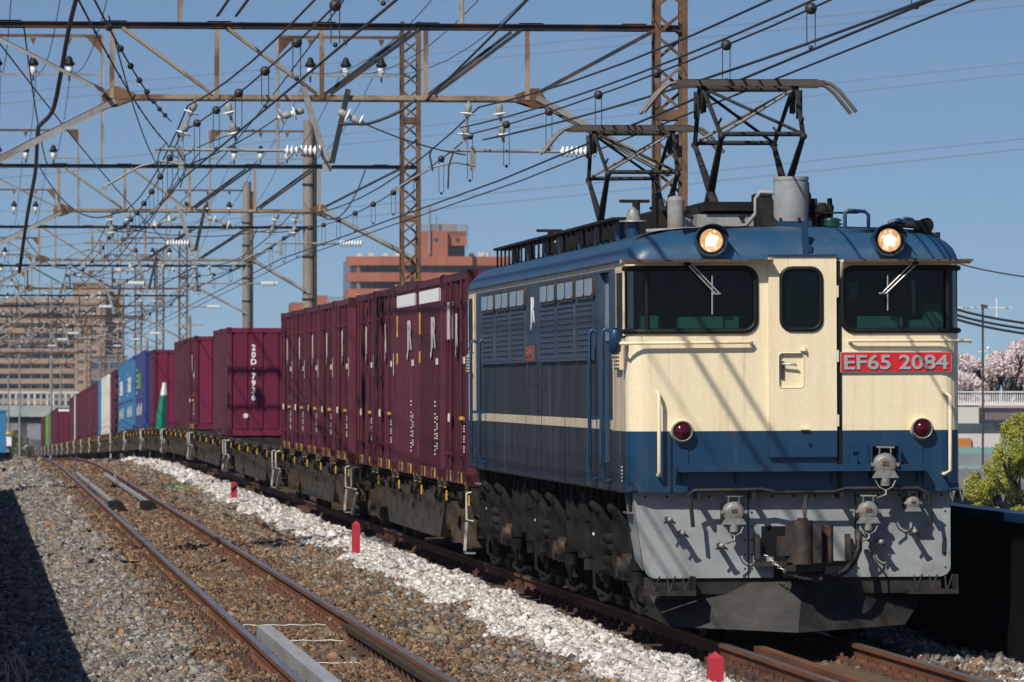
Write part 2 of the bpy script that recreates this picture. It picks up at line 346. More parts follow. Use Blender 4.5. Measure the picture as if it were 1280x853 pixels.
# crushed stones, one small faceted block each (one mesh, uncountable)
def stones(name, label, cat, x0, x1, y0, y1, dens, size, palette, weights, lift=0, edge=.12):
    n = int((x1-x0)*(y1-y0)*dens)
    y = rng.uniform(y0, y1, n); y = y[rng.random(n) < np.clip((62/y)**1.5, 0, 1)]; n = len(y); x = rng.uniform(x0, x1, n)
    wob = edge*(np.sin(y*1.7+x0)+np.sin(y*.63+2*x0)+rng.normal(0, .5, n))
    x = x+wob*.6
    s = size*rng.lognormal(0, .34, n)*np.clip((y/60)**(.72 if name != 'white_ballast' else .5), 1, 3)
    z = bed(x)+lift+.022*(np.sin(x*3.1+y*1.3)+np.sin(y*.9-x*2.3)+np.sin(y*2.9+x*5))+rng.uniform(-.02, .018, n)
    z += np.array([rz(a) for a in y])
    cube = np.array([(a, b_, c) for c in (-1, 1) for a, b_ in ((-1, -1), (1, -1), (1, 1), (-1, 1))], float)*.5
    V = cube[None]*np.stack([s*rng.uniform(.75, 1.3, n), s*rng.uniform(.75, 1.3, n), s*rng.uniform(.45, .85, n)], 1)[:, None, :]
    V = V*rng.uniform(.62, 1.15, (n, 8, 1))
    q = rng.normal(size=(n, 4)); q[:, 1:3] *= .55; q /= np.linalg.norm(q, axis=1)[:, None]
    a, b_, c, d = q.T
    Rm = np.stack([1-2*(c*c+d*d), 2*(b_*c-d*a), 2*(b_*d+c*a), 2*(b_*c+d*a), 1-2*(b_*b_+d*d), 2*(c*d-b_*a), 2*(b_*d-c*a), 2*(c*d+b_*a), 1-2*(b_*b_+c*c)], 1).reshape(n, 3, 3)
    V = np.einsum('nij,nkj->nki', Rm, V)+np.stack([x, y, z], 1)[:, None, :]
    F = np.array([(3, 2, 1, 0), (4, 5, 6, 7), (0, 1, 5, 4), (1, 2, 6, 5), (2, 3, 7, 6), (3, 0, 4, 7)])
    FF = (F[None]+(np.arange(n)*8)[:, None, None]).reshape(-1)
    me = bpy.data.meshes.new(name)
    me.vertices.add(n*8); me.vertices.foreach_set('co', V.reshape(-1).astype(np.float32))
    me.loops.add(n*24); me.loops.foreach_set('vertex_index', FF.astype(np.int32))
    me.polygons.add(n*6); me.polygons.foreach_set('loop_start', (np.arange(n*6)*4).astype(np.int32))
    me.update(calc_edges=True)
    pal = np.array(palette); k = rng.choice(len(pal), n, p=np.array(weights)/sum(weights))
    c_ = pal[k]*rng.uniform(.60, 1.16, (n, 1))*(1.0 if name != 'white_ballast' else 1.08); c_ = np.concatenate([c_, np.ones((n, 1))], 1)
    at = me.color_attributes.new('tone', 'FLOAT_COLOR', 'POINT')
    at.data.foreach_set('color', np.repeat(c_, 8, axis=0).reshape(-1).astype(np.float32))
    me.materials.append(M['stone'])
    o = bpy.data.objects.new(name, me); col.objects.link(o)
    tag(o, label, cat, kind='stuff'); return o
GREY = [(.17, .155, .135), (.24, .22, .19), (.085, .083, .078), (.25, .20, .14), (.34, .33, .30), (.30, .17, .08)]
BROWN = [(.165, .095, .052), (.225, .138, .075), (.085, .053, .034), (.27, .19, .12), (.17, .15, .125), (.29, .20, .12)]
WHITE = [(.58, .55, .51), (.45, .425, .40), (.66, .63, .59), (.26, .25, .23), (.40, .34, .28)]
def zones(*a, **k):
    return stones(*a, **k)
SPEC = [('grey_ballast', 'grey crushed stone ballast left of the empty track', -.25, 1.95, 37, 185, 760, .036, GREY, [5, 5, 2.5, 2, 3, .5], 0, .12),
 ('brown_ballast', 'rust brown crushed stone between and beside the rails of the empty track', 1.85, 4.25, 37, 185, 620, .032, BROWN, [5, 4, 3, 2, 2, .5], -.004, .12),
 ('mixed_ballast', 'mixed brown and grey ballast between the two tracks', 4.1, 5.30, 37, 185, 760, .034, BROWN+GREY, [3, 3, 2, 2, 2, 1, 3, 3, 2, 1, 1.5, .4], 0, .12),
 ('white_ballast', 'fresh white stone ballast heaped along the near rail of the train', 5.0, 5.88, 37, 185, 1250, .037, WHITE, [5, 4, 4, 1.0, .8], .03, .13),
 ('brown_ballast', 'rust brown ballast under and ahead of the locomotive', 5.85, 8.15, 37, 80, 450, .040, BROWN, [5, 4, 3, 1, 2, .3], 0, .12),
 ('grey_ballast', 'grey and white ballast right of the locomotive by the dark wall', 8.05, 9.1, 37, 72, 650, .044, GREY+WHITE, [5, 4, 3, 1, 3, .3, 1.5, 1, 1, 1, 1], 0, .12)]
for (nm, lb, x0, x1, y0, y1, dn, sz, pal, wt, lf, ed) in SPEC: stones(nm, lb, 'ballast', x0, x1, y0, y1, dn, sz, pal, wt, lf, ed)
# a little weed patch in the ballast
def tuft_blades(name, label, cat, c, rx, ry, n, h, colr, wd=.006):
    mm = mat(name+'_leaf', colr, (colr[0]*1.5, colr[1]*1.2, colr[2]), .4, .6, (9, 9, 9), rough=.6, fine=.2)
    B = MB()
    for i in range(n):
        a = random.uniform(0, 6.283); r = random.random()**.5
        x = c[0]+math.cos(a)*rx*r; y = c[1]+math.sin(a)*ry*r; z = float(bed(x))+rz(y)-.02
        hh = h*random.uniform(.5, 1.2); dx, dy = random.gauss(0, .5)*hh, random.gauss(0, .5)*hh; ww = wd*random.uniform(.7, 1.6)
        B.add([(x-ww, y, z), (x+ww, y, z), (x+ww*.8+dx*.5, y+dy*.5, z+hh*.7), (x-ww*.8+dx*.5, y+dy*.5, z+hh*.7), (x+dx, y+dy, z+hh)], [(0, 1, 2, 3), (3, 2, 4)])
    o = B.build(name, mm, recalc=False); tag(o, label, cat, kind='stuff'); return o
tuft_blades('grass', 'small patch of bright green weeds growing in the ballast between the tracks', 'grass', (4.72, 125, 0), .32, 5.5, 900, .10, (.10, .22, .03), .012)

# rails ------------------------------------------------------------
def rail(B, x, y0, y1, ztop=0):
    pr = [(-.032, 0), (.032, 0), (.034, -.035), (.010, -.050), (.009, -.125), (.060, -.143), (.060, -.153), (-.060, -.153), (-.060, -.143), (-.009, -.125), (-.010, -.050), (-.034, -.035)]
    ys = [y0]+[y for y in list(range(140, 210, 5))+list(range(210, 640, 40)) if y0 < y < y1]+[y1]
    n = len(pr); v = []; 
    for y in ys:
        for px_, pz in pr: v.append((x+px_, y, pz+ztop+rz(y)))
    for i in range(len(ys)-1):
        for j in range(n):
            a = i*n+j; b_ = i*n+(j+1) % n
            B.add([v[a], v[b_], v[b_+n], v[a+n]], [(0, 1, 2, 3)], 1 if j == 0 else 0)
    B.add(v[:n], [tuple(range(n))]); B.add(v[-n:], [tuple(range(n))])
def make_track(cx, label, y0, y1):
    root = empty('railway_track', (cx, y0, 0)); tag(root, label, 'track')
    def put(o): o.location = (o.location.x-cx, o.location.y-y0, o.location.z); o.parent = root
    for s in (-1, 1):
        B = MB(); rail(B, cx+s*.5665, y0, y1); put(B.build('rail', ['rail', 'rail_top'], recalc=False))
    def sleeper_mb(B, y, z0, ox=0):
        B.box(ox-1.05, ox+1.05, y-.11, y+.11, z0-.30, z0-.158, 0)
        for s in (-1, 1):
            B.box(ox+s*.5665-.16, ox+s*.5665+.16, y-.08, y+.08, z0-.158, z0-.152, 1)
            for e in (-1, 1):
                x = ox+s*.5665+e*.115
                B.cyl((x, y, z0-.152), (x, y, z0-.08), .018, 6, 1); B.box(x-.045, x+.045, y-.06, y+.06, z0-.150, z0-.112, 1)
    B = MB(); sleeper_mb(B, 0, 0); s0 = B.build('sleeper', ['sleeper', 'rust'])
    s0.parent = root; y = y0+.4; k = 0
    while k < 100:
        o = s0 if k == 0 else s0.copy()
        if k: col.objects.link(o); o.parent = root
        o.location = (random.uniform(-.02, .02), y-y0, rz(y)); y += .58; k += 1
    B = MB()
    while y < min(y1, 215): sleeper_mb(B, y-y0, rz(y)); y += .58
    o = B.build('sleeper', ['sleeper', 'rust'], root); o['kind'] = 'stuff'
    return root
tA = make_track(LX, 'empty rusty railway track with brown ballast left of the train', 36, 640)
tB = make_track(TX, 'railway track the locomotive and container wagons stand on', 36, 640)
# derailment guards and small track fittings
def part_of(o, root): o.parent = root; o.location = o.location-root.location
for (x, ya, yb, lab) in ((LX-.36, 36.5, 50.4, None), (LX+.40, 36.5, 50.6, 'rusty'), (LX-.34, 106, 141, None), (LX+.33, 106, 140, None)):
    hw = .065 if ya < 60 and lab is None else .035; zq = 0 if ya < 60 else -.02; B = MB(); B.box(x-hw, x+hw, ya, yb, .006+zq, .022+zq, 0); B.box(x-hw, x-hw+.02, ya, yb, (-.15 if lab is None else -.02) if ya < 60 else -.06, .006+zq, 0)
    for i in range(int((yb-ya)/.58)):
        B.box(x-hw+.02, x+hw-.005, ya+.3+i*.58, ya+.36+i*.58, -.155, 0, 1)
    part_of(B.build('guard_rail', ['guard' if lab is None else 'brown_dirt', 'rust']), tA)
for x in (LX-.30, LX+.30):
    B = MB(); B.box(x-.12, x+.12, 103.5, 105.8, -.15, .00, 0); B.box(x-.09, x+.09, 103.7, 105.5, .0, .02, 0); part_of(B.build('junction_box', 'black'), tA)
B = MB(); B.box(TX-.44, TX-.42, 36.5, 46, -.12, .02, 0); B.box(TX-.42, TX-.35, 36.5, 46, .003, .02, 0); part_of(B.build('guard_rail', 'rail'), tB)
for y in (46.5, 50.6, 53.9, 52.2):
    B = MB(); pts = []
    for i in range(13):
        x = LX-.50+i*.0833*1.02; pts.append((x, y+.03*math.sin(i*1.7+y), float(bed(x))+.04+.006*math.sin(i*2.3+y)))
    B.tube(pts, .0055, 5); o = B.build('bond_wire', 'cwhite'); part_of(o, tA)
# track cables lying across the ballast
def cable(pts, r, name, m_, label, cat='cable', group=None, lift=.03):
    B = MB(); P_ = []
    for (x, y) in pts: P_.append((x, y, float(bed(x))+lift+rz(y)))
    # catmull smoothing
    Q = []
    for i in range(len(P_)-1):
        a = P_[max(i-1, 0)]; b_ = P_[i]; c = P_[i+1]; d = P_[min(i+2, len(P_)-1)]
        for k in range(6):
            t_ = k/6; Q.append(tuple(.5*((2*b_[j])+(-a[j]+c[j])*t_+(2*a[j]-5*b_[j]+4*c[j]-d[j])*t_*t_+(-a[j]+3*b_[j]-3*c[j]+d[j])*t_**3) for j in range(3)))
    Q.append(P_[-1]); B.tube(Q, r, 6); return one(B, name, m_, P_[0], label, cat, group)
cable([(1.55, 73.0), (1.75, 74.2), (2.0, 72.4), (2.4, 73.0), (2.7, 71.6), (3.1, 73.2), (3.5, 74.8), (3.95, 75.8), (4.3, 79.5), (4.7, 83), (5.1, 83), (5.4, 85)], .02, 'track_cable', 'rubber', 'black cable lying across the ballast under the empty track, nearer one')
cable([(1.2, 118), (1.6, 119), (2.1, 115), (2.5, 118), (3.3, 120), (3.9, 119), (4.4, 126), (5.0, 128)], .02, 'track_cable', 'rubber', 'black cable crossing the empty track far off near the end of the guard rails')
# rubbish-like dry stalks at the lower left
B = MB()
for k in range(5):
    p0 = P(10+5*k, 900, 37.5); a = random.uniform(-.05, .05)
    B.tube([p0, p0+Vector((a, 0, .20+.03*k)), p0+Vector((a-.02*k, .05, .36+.02*k)), p0+Vector((a-.06-.02*k, .1, .41+.01*k)), p0+Vector((a-.14, .12, .40))], [.007, .006, .005, .004, .003], 5)
one(B, 'dry_weed', mat('straw', (.42, .30, .16), fine=.1), P(20, 900, 37.5), 'dry curled brown weed stalk at the bottom left in shadow', 'weed')

# lineside markers -------------------------------------------------
def marker(px, py, Y, h, wd, mm, label, rounded=False, zb=None, group=None, name='marker_post'):
    p = P(px, py, Y); z0 = float(bed(p.x))+rz(Y)-.12; zt = p.z; B = MB(); d = wd/2
    if rounded:
        B.prism([(p.x-d, z0), (p.x+d, z0), (p.x+d, zt-d)]+[(p.x+d*math.cos(a*.314), zt-d+d*math.sin(a*.314)) for a in range(1, 10)]+[(p.x-d, zt-d)], Y, Y+wd*.5, 'y')
    else:
        B.box(p.x-d, p.x+d, Y-d, Y+d, z0, zt-d*.9); c = (p.x, Y, zt)
        B.add([(p.x-d, Y-d, zt-d*.9), (p.x+d, Y-d, zt-d*.9), (p.x+d, Y+d, zt-d*.9), (p.x-d, Y+d, zt-d*.9), c], [(0, 1, 4), (1, 2, 4), (2, 3, 4), (3, 0, 4)])
    return one(B, name, mm, (p.x, Y, z0), label, 'marker post', group)
marker(894, 814, 41.2, .5, .115, 'red', 'red pointed marker post at the bottom of the picture in front of the locomotive', group='red lineside marker posts')
marker(445, 651, 74.5, .46, .105, 'red', 'red pointed marker post in the white ballast beside the first container wagon', group='red lineside marker posts')
o = marker(292.5, 602, 109, .4, .12, 'red', 'red round topped marker post furthest along the white ballast, with a dark band', True, group='red lineside marker posts')
p = P(292.5, 609, 108.98); B = MB(); B.bar((p.x-.055, 108.985, p.z-.06), (p.x+.055, 108.985, p.z+.03), .02, .035); b_ = B.build('dark_band', 'rubber'); b_.parent = o; b_.location = b_.location-o.location
marker(163, 571, 178, .4, .16, 'white', 'short white post on the ballast between the tracks far away', True, group='white lineside posts')
marker(14.5, 575, 205, .5, .2, 'white', 'short white post left of the empty track', True, group='white lineside posts')
B = MB(); p = P(5, 585, 150)
for i in range(5): B.box(p.x-.05, p.x+.05, p.y-.05, p.y+.05, p.z-.12*(i+1), p.z-.12*i, i % 2)
one(B, 'marker_post', ['rubber', 'yellow'], (p.x, p.y, p.z-.6), 'yellow and black striped post at the left edge', 'marker post')

# walls ------------------------------------------------------------
B = MB(); B.box(9.02, 9.07, 40, 140, -.5, 1.02, 0)
for i in range(50): B.box(8.98, 9.02, 40.5+i*2, 40.6+i*2, -.5, 1.02, 0)
B.box(8.93, 9.16, 40, 140, 1.02, 1.10, 1)
one(B, 'bridge_wall', [mat('wall_black_paint', (.006, .006, .007), rough=.8, fine=.1, spec=.1), 'blue'], (9.02, 40, -.5), 'long dark steel girder wall with blue painted top edge right of the train', 'wall')
B = MB(); B.box(-.30, -.16, 30, 124, -.6, 1.62, 0)
for i in range(24): B.box(-.16, -.10, 31+i*4, 31.2+i*4, -.6, 1.62, 0)
one(B, 'side_wall', mat('side_wall_concrete', (.22, .21, .2), rough=.9), (-.2, 30, -.6), 'concrete side wall along the left edge, casting the dark shadow on the ballast', 'wall')
# blue cabinet at the left edge
p = P(-4, 515, 260); q = P(8, 566, 260)
B = MB(); B.box(p.x-1.2, q.x, 260, 262, q.z, p.z, 0); B.box(p.x-1.25, q.x+.04, 259.95, 262.05, p.z, p.z+.08, 0)
B.box(p.x-1.2, q.x+.3, 260.2, 261.8, q.z-1.0, q.z, 1)  # black block stands in for the dark shadow below the cabinet
one(B, 'equipment_cabinet', ['sky_blue', 'rubber'], (p.x, 260, q.z-1.0), 'bright blue equipment cabinet at the left edge, the shadow below it built as a dark block', 'cabinet')

# ================================================================== OVERHEAD LINE
def lattice(B, x, y, w_, d_, z0, z1, m=0, t=.06, pitch=None, l=.042):
    """four corner angles with single lacing on each face"""
    for sx in (-1, 1):
        for sy in (-1, 1):
            B.box(x+sx*w_/2-(t if sx > 0 else 0), x+sx*w_/2+(0 if sx > 0 else t), y+sy*d_/2-.006, y+sy*d_/2+.006, z0, z1, m)
            B.box(x+sx*w_/2-.006, x+sx*w_/2+.006, y+sy*d_/2-(t if sy > 0 else 0), y+sy*d_/2+(0 if sy > 0 else t), z0, z1, m)
    pitch = pitch or w_*1.0; n = int((z1-z0)/pitch)
    for k in range(n):
        a = z0+k*pitch; b_ = a+pitch
        for sy, f in ((-1, k % 2), (1, (k+1) % 2)):
            xa, xb = (x-w_/2, x+w_/2) if f else (x+w_/2, x-w_/2)
            B.bar((xa, y+sy*d_/2, a), (xb, y+sy*d_/2, b_), l, .008, m, up=(0, 1, 0))
        for sx, f in ((-1, k % 2), (1, (k+1) % 2)):
            ya, yb = (y-d_/2, y+d_/2) if f else (y+d_/2, y-d_/2)
            B.bar((x+sx*w_/2, ya, a), (x+sx*w_/2, yb, b_), .008, l, m, up=(0, 1, 0))
    for k in range(0, n, 6):
        zz = z0+k*pitch
        for sy in (-1, 1): B.box(x-w_/2, x+w_/2, y+sy*d_/2-.01, y+sy*d_/2+.01, zz-.07, zz+.07, m)

def rod_insulator(B, p, q, n=7, r=.075, m=0, core=.03):
    p = Vector(p); q = Vector(q); B.tube([p, q], core, 8, m)
    for i in range(n):
        c = p.lerp(q, (i+.5)/n); d = (q-p).normalized()
        B.lathe(c-d*.02, d, [(0, core), (.008, r), (.022, r), (.04, core)], 12, m)
def disc_string(root, p, q, k=2, caps='galv'):
    """suspension insulators: metal caps with white sheds"""
    p = Vector(p); q = Vector(q); d = (q-p).normalized(); L = (q-p).length
    B = MB(); B.tube([p, q], .022, 6, 0)
    for i in range(k):
        c = p+d*L*(i+.55)/k
        B.lathe(c-d*.12, d, [(0, .02), (.01, .05), (.09, .05), (.12, .03)], 10, 0)
        B.lathe(c, d, [(0, .04), (.010, .105), (.022, .108), (.028, .045), (.06, .03)], 14, 1)
    o = B.build('insulator', [caps, 'porc']); o.parent = root; o.location = -root.location; return o
def post_insulator(root, x, y, z):
    B = MB(); B.lathe((x, y, z-.04), (0, 0, 1), [(0, .02), (.02, .05), (.06, .06), (.08, .075), (.24, .08), (.25, .05)], 10, 1)
    B.lathe((x, y, z+.17), (0, 0, 1), [(0, .06), (.01, .115), (.07, .12), (.10, .085), (.15, .07), (.20, .05), (.22, .01)], 10, 0)
    B.cyl((x, y, z-.16), (x, y, z-.04), .02, 6, 0)
    o = B.build('insulator', ['rubber', 'porc']); o.parent = root; o.location = -root.location

def gantry(Y, XL, aL, aR, XR, zt, zb, label, colkind='lattice', ztop=10.3, detail=2, zg=0.0, frames=(2.8, 6.68), vx=None, colm='rust_steel', arms=True, cw=.43):
    root = empty('overhead_line_gantry', (XR, Y, zg-.6)); tag(root, label, 'gantry', 'overhead line gantries across the tracks')
    lo = -root.location
    def put(B, n, ms, lab=None):
        o = B.build(n, ms); o.parent = root; o.location = lo
        if lab: o['label'] = lab
        return o
    # columns
    if colkind == 'lattice':
        B = MB(); lattice(B, XR, Y, cw, .43, zg-.6, ztop, 0, pitch=.36 if detail > 1 else .5, t=.07); put(B, 'column', [colm])
    else:
        B = MB(); B.tube([(XR, Y, zg-.6), (XR, Y, ztop)], [.20, .165], 14, 0)
        for k in range(9):
            z = zg+.4+k*1.1+.2*(k % 2)
            if z < ztop-.3: B.tube([(XR, Y, z), (XR, Y, z+.06)], .205, 14, 1, caps=True)
        B.bar((XR+.2, Y-.14, zg), (XR+.2, Y-.14, ztop-.4), .09, .09, 1)
        put(B, 'column', ['concrete', 'dark_steel'])
    B = MB(); lattice(B, XL-.12, Y, .43, .43, zg-.6, ztop, 0, pitch=.5, t=.07); put(B, 'column', [colm])
    # top chord: back to back angles, bottom chord paler
    B = MB()
    for s in (-1, 1): B.box(XL-.2, XR+(.22 if colkind == 'lattice' else .1), Y+s*.16-.006, Y+s*.16+.006, zt-.075, zt, 0); B.box(XL-.2, XR+.1, Y+s*.16-.05, Y+s*.16+.05, zt-.012, zt, 0)
    for s in (-1, 1):
        for kx in range(int((XR-XL)/1.41)+1):
            x = XL+.6+kx*1.41
            if x < XR: B.box(x-.16, x+.16, Y-.19, Y+.19, zt, zt+.016, 1)
    put(B, 'top_chord', ['dark_steel', 'rust_steel'])
    B = MB()
    for s in (-1, 1): B.box(aL-.1, aR+.1, Y+s*.16-.006, Y+s*.16+.006, zb-.02, zb+.055, 0); B.box(aL-.1, aR+.1, Y+s*.16-.03, Y+s*.16+.03, zb-.02, zb-.008, 1)
    put(B, 'bottom_chord', ['beige_steel' if detail > 1 else 'rust_steel', 'dark_steel'])
    B = MB()
    for x in (aL, aR):
        for s in (-1, 1): B = MB(); B.prism([(x-.16, zb+.04), (x-.03, zb+.16), (x+.05, zb+.16), (x+.28, zb+.07), (x+.24, zb-.03), (x+.06, zb-.10), (x-.10, zb-.12)] if x < 4 else [(x+.16, zb+.0), (x+.06, zb+.16), (x-.05, zb+.16), (x-.28, zb+.07), (x-.24, zb-.02), (x, zb-.10), (x+.14, zb-.10)], Y+s*.18-.008, Y+s*.18+.008, 'y'); put(B, 'gusset_plate', 'rust_steel')
    # verticals and diagonals
    vs_ = vx or [aL+(aR-aL)*i/4 for i in range(5)]
    for x in vs_:
        B = MB(); B.angle((x, Y-.17, zb), (x, Y-.17, zt-.1), .055, .01, 0, up=(0, 1, 0)); 
        if detail > 1: B.bar((x, Y+.17, zb), (x, Y+.17, zt-.1), .01, .085, 0, up=(0, 1, 0))
        put(B, 'vertical_brace', ['beige_steel' if detail > 1 else 'dark_steel'])
    for i in range(4):
        xa, xb = vs_[i], vs_[i+1]
        za, zc = (zt-.1, zb+.05) if i < 2 else (zb+.05, zt-.1)
        B = MB(); B.angle((xa+.1, Y-.165, za), (xb-.1, Y-.165, zc), .040, .01, 0, up=(0, 1, 0), m2=1 if i < 2 else 0)
        if i >= 2 and detail > 1: B.angle((xa+.02, Y+.165, za), (xb-.2, Y+.165, zc), .036, .01, 0, up=(0, 1, 0))
        put(B, 'diagonal_brace', ['dark_steel', 'beige_steel' if detail > 1 else 'dark_steel'])
    # knees: up to the column at top chord level and down to the column
    for (a, x, sg) in ((aL, XL, -1), (aR, XR, 1)):
        B = MB(); B.angle((a, Y-.165, zb+.05), (x-sg*.15, Y-.165, zt-.06), .042, .01, 0, up=(0, 1, 0), m2=1 if sg < 0 else 0); put(B, 'knee_brace', ['dark_steel', 'galv'])
        B = MB(); B.angle((a, Y-.17, zb), (x+sg*(.0), Y-.17, zb-1.02), .075, .012, 0, up=(0, 1, 0), m2=1); 
        if detail > 1: B.angle((a, Y+.17, zb), (x, Y+.17, zb-1.02), .075, .012, 0, up=(0, 1, 0), m2=1)
        put(B, 'knee_brace', ['dark_steel', 'galv'])
    # feeder frames on top
    fL, fR = frames
    for (xa, xb, sg) in ((fL, XL, 1), (fR, XR, -1)):
        B = MB(); B.angle((xa, Y, zt), (xa, Y, ztop-.35), .06, .012, 0, up=(0, 1, 0), flip=-sg, m2=1)
        B.bar((xa, Y-.02, ztop-.35), (xb, Y-.02, ztop-.35), .06, .065, 0); B.bar((xa, Y-.02, ztop-1.2), (xb, Y-.02, ztop-1.2), .05, .045, 2)
        B.prism([(xa, ztop-.36), (xa-sg*.35, ztop-.36), (xa, ztop-.75)], Y-.04, Y-.02, 'y')
        for k in range(3):
            x = xa+(xb-xa)*(.24+.27*k); B.prism([(x-.07, ztop-.40), (x+.07, ztop-.40), (x, ztop-.56)], Y-.03, Y, 'y')
        put(B, 'feeder_frame', ['rust_steel', 'galv', 'galv'])
        for k in range(3): post_insulator(root, xa+(xb-xa)*(.24+.27*k), Y, ztop-1.18)
    # V bracket and registration arms
    if arms:
        cx = (aL+aR)/2
        B = MB(); B.angle((cx-.33, Y-.19, zb+.14), (cx-.02, Y-.19, zb-.86), .07, .012, 0, up=(0, 1, 0)); B.angle((cx+.28, Y-.19, zb+.14), (cx+.06, Y-.19, zb-.86), .06, .012, 1, up=(0, 1, 0))
        B.box(cx-.04, cx+.08, Y-.205, Y-.185, zb-.98, zb-.72, 0); put(B, 'hanger_bracket', ['galv', 'dark_steel'])
        za = zb-.70
        for (xe, xt, xs) in ((cx-.05, LX-.55, LX), (XR-.55*(XR-aR), TX-.55, TX-.1)):
            B = MB(); dx = -1 if xe > xt else 1
            B.tube([(xe+dx*.5, Y-.22, za), (xt, Y-.22, za+.01)], .021, 8, 0)
            B.bar((xt+.35, Y-.22, za+.06), (xt+.35, Y-.22, za-.26), .07, .05, 0)
            B.tube([(xt+.38, Y-.24, za-.20), (xt+.1, Y-.24, za-.15), (xt-.2, Y-.24, za-.22), (xt-.45, Y-.24, za-.36), (xt-.68, Y-.24, za-.5)], .015, 8, 0)
            B.box(xt-.72, xt-.64, Y-.26, Y-.22, za-.54, za-.49, 0)
            put(B, 'registration_arm', ['galv', 'cwhite'])
            B = MB(); rod_insulator(B, (xe, Y-.22, za), (xe+dx*.5, Y-.22, za), 8, .078); put(B, 'insulator', ['porc'])
        for xh in (LX+.0, LX+.42, TX-.25, TX+.15):
            t_ = (xh*7+Y) % .3-.15
            disc_string(root, (xh, Y-.19, zb-.02), (xh+t_*1.4, Y-.19, zb-.58), 2)
    return root

VX1 = [1.9, 3.31, 4.73, 6.14, 7.52]
gantry(75, -.1, 1.9, 7.60, 9.46, 7.10, 6.07, 'nearest overhead gantry, its tall rusty lattice column right behind the locomotive cab', vx=VX1, frames=(2.77, 6.64))
gantry(122, -.1, 1.92, 7.66, 9.62, 7.05, 6.02, 'second overhead gantry with a lattice column rising behind the maroon containers', vx=[1.92, 3.36, 4.78, 6.21, 7.63], frames=(2.82, 6.72), ztop=10.22)
gantry(169, .1, 2.05, 8.48, 10.22, 7.05, 6.0, 'third overhead gantry with a concrete right column', 'pole', vx=[2.05, 3.66, 5.27, 6.87, 8.48], frames=(3.2, 7.23), ztop=10.3, detail=2)
gantry(219, .1, 2.2, 8.85, 10.8, 6.95, 6.0, 'fourth overhead gantry with a slimmer concrete right column', 'pole', frames=(3.25, 7.65), ztop=10.25, detail=1, zg=-.6)
gl = ['fifth overhead gantry, lattice column just left of the maroon end container', 'sixth overhead gantry, lattice column above the maroon containers', 'seventh overhead gantry, small lattice column above the blue containers',
      'eighth overhead gantry, small lattice column before the brown apartment block', 'ninth overhead gantry over the far end of the track', 'tenth overhead gantry, furthest and smallest over the track']
for i, (Y, px, yt) in enumerate(((259, 227.5, 369), (292, 198.6, 382), (331, 171.5, 395), (369, 150, 408), (420, 128, 424), (480, 110, 440))):
    X = (px+35)*Y/FPX; zt = CZ+(HZY-yt)*Y/FPX
    gantry(Y, .0, 2.1, X-1.9, X, zt, zt-1.1, gl[i], detail=1, ztop=zt+3.0, zg=rz(Y), frames=(3.1, 6.9), arms=i < 3, colm='rust_steel')

# ---- wires
def wire(pts, r, label, name, cat='wire', group=None, m='wire', n=5):
    B = MB(); B.tube(pts, r, n, 0); return one(B, name, m, pts[0], label, cat, group)
def smooth(P_):
    Q = []
    for i in range(len(P_)-1):
        a_ = P_[max(i-1, 0)]; b_ = P_[i]; c_ = P_[i+1]; d_ = P_[min(i+2, len(P_)-1)]
        for k in range(6):
            t_ = k/6; Q.append(.5*((2*b_)+(c_-a_)*t_+(2*a_-5*b_+4*c_-d_)*t_*t_+(3*b_-a_-3*c_+d_)*t_**3))
    return Q+[P_[-1]]
def sag(a, b_, s, n=10):
    a = Vector(a); b_ = Vector(b_); return [a.lerp(b_, i/n)-Vector((0, 0, 4*s*(i/n)*(1-i/n))) for i in range(n+1)]
def chain(ptsup, s):
    out = []
    for i in range(len(ptsup)-1):
        q = sag(ptsup[i], ptsup[i+1], s, 10); out += q if i == 0 else q[1:]
    return out
GY = [20, 75, 122, 169, 219, 259, 292, 331, 369, 420, 480, 560]
def zc(Y): return rz(Y)*.8
for (cx, nm) in ((TX, 'over the train'), (LX, 'over the empty track')):
    for off in ((-.0, .1) if cx == TX else (0,)):
        P1 = []; 
        st = [(cx+off*3+(.18 if i % 2 else -.18)*(1 if cx == TX else -1), Y, 4.985+zc(Y)) for i, Y in enumerate(GY)]
        wire(chain(st, .0), .0125 if off == 0 else .010, 'contact wire %s%s' % (nm, '' if not off else ', the right one of the pair'), 'contact_wire')
    root = empty('auxiliary_wire', (cx, 20, 5.3)); tag(root, 'auxiliary catenary wire with black round clips %s' % nm, 'wire')
    st = [(cx-.18 if i % 2 else cx+.10, Y, 5.62+zc(Y)) for i, Y in enumerate(GY)]
    pts = chain(st, .30)
    B = MB(); B.tube(pts, .010, 5); o = B.build('wire', 'wire'); o.parent = root; o.location = -root.location
    # droppers with clips
    cum = 0; y = 40.5; proto = None
    while y < 300:
        for i in range(len(pts)-1):
            if pts[i].y <= y <= pts[i+1].y: break
        t_ = (y-pts[i].y)/(pts[i+1].y-pts[i].y); c = pts[i].lerp(pts[i+1], t_)
        zl = 4.99+zc(y); B = MB(); B.ball(c, .052, 0, 8)
        for dx in (-.035, .035): B.tube([(c.x+dx, y, c.z-.03), (c.x+dx, y, zl+.02)], .0045, 4, 1)
        B.ball((c.x, y, zl+.01), .022, 0, 6)
        o = B.build('dropper', ['wire', 'wire']); o.parent = root; o.location = -root.location
        y += 5.0 if y < 130 else 9.0
    st = [(cx-.1 if i % 2 else cx+.05, Y, 5.98+zc(Y)+(.0 if i else 0)) for i, Y in enumerate(GY)]
    wire(chain(st, .42), .012, 'thick messenger wire %s' % nm, 'messenger_wire')
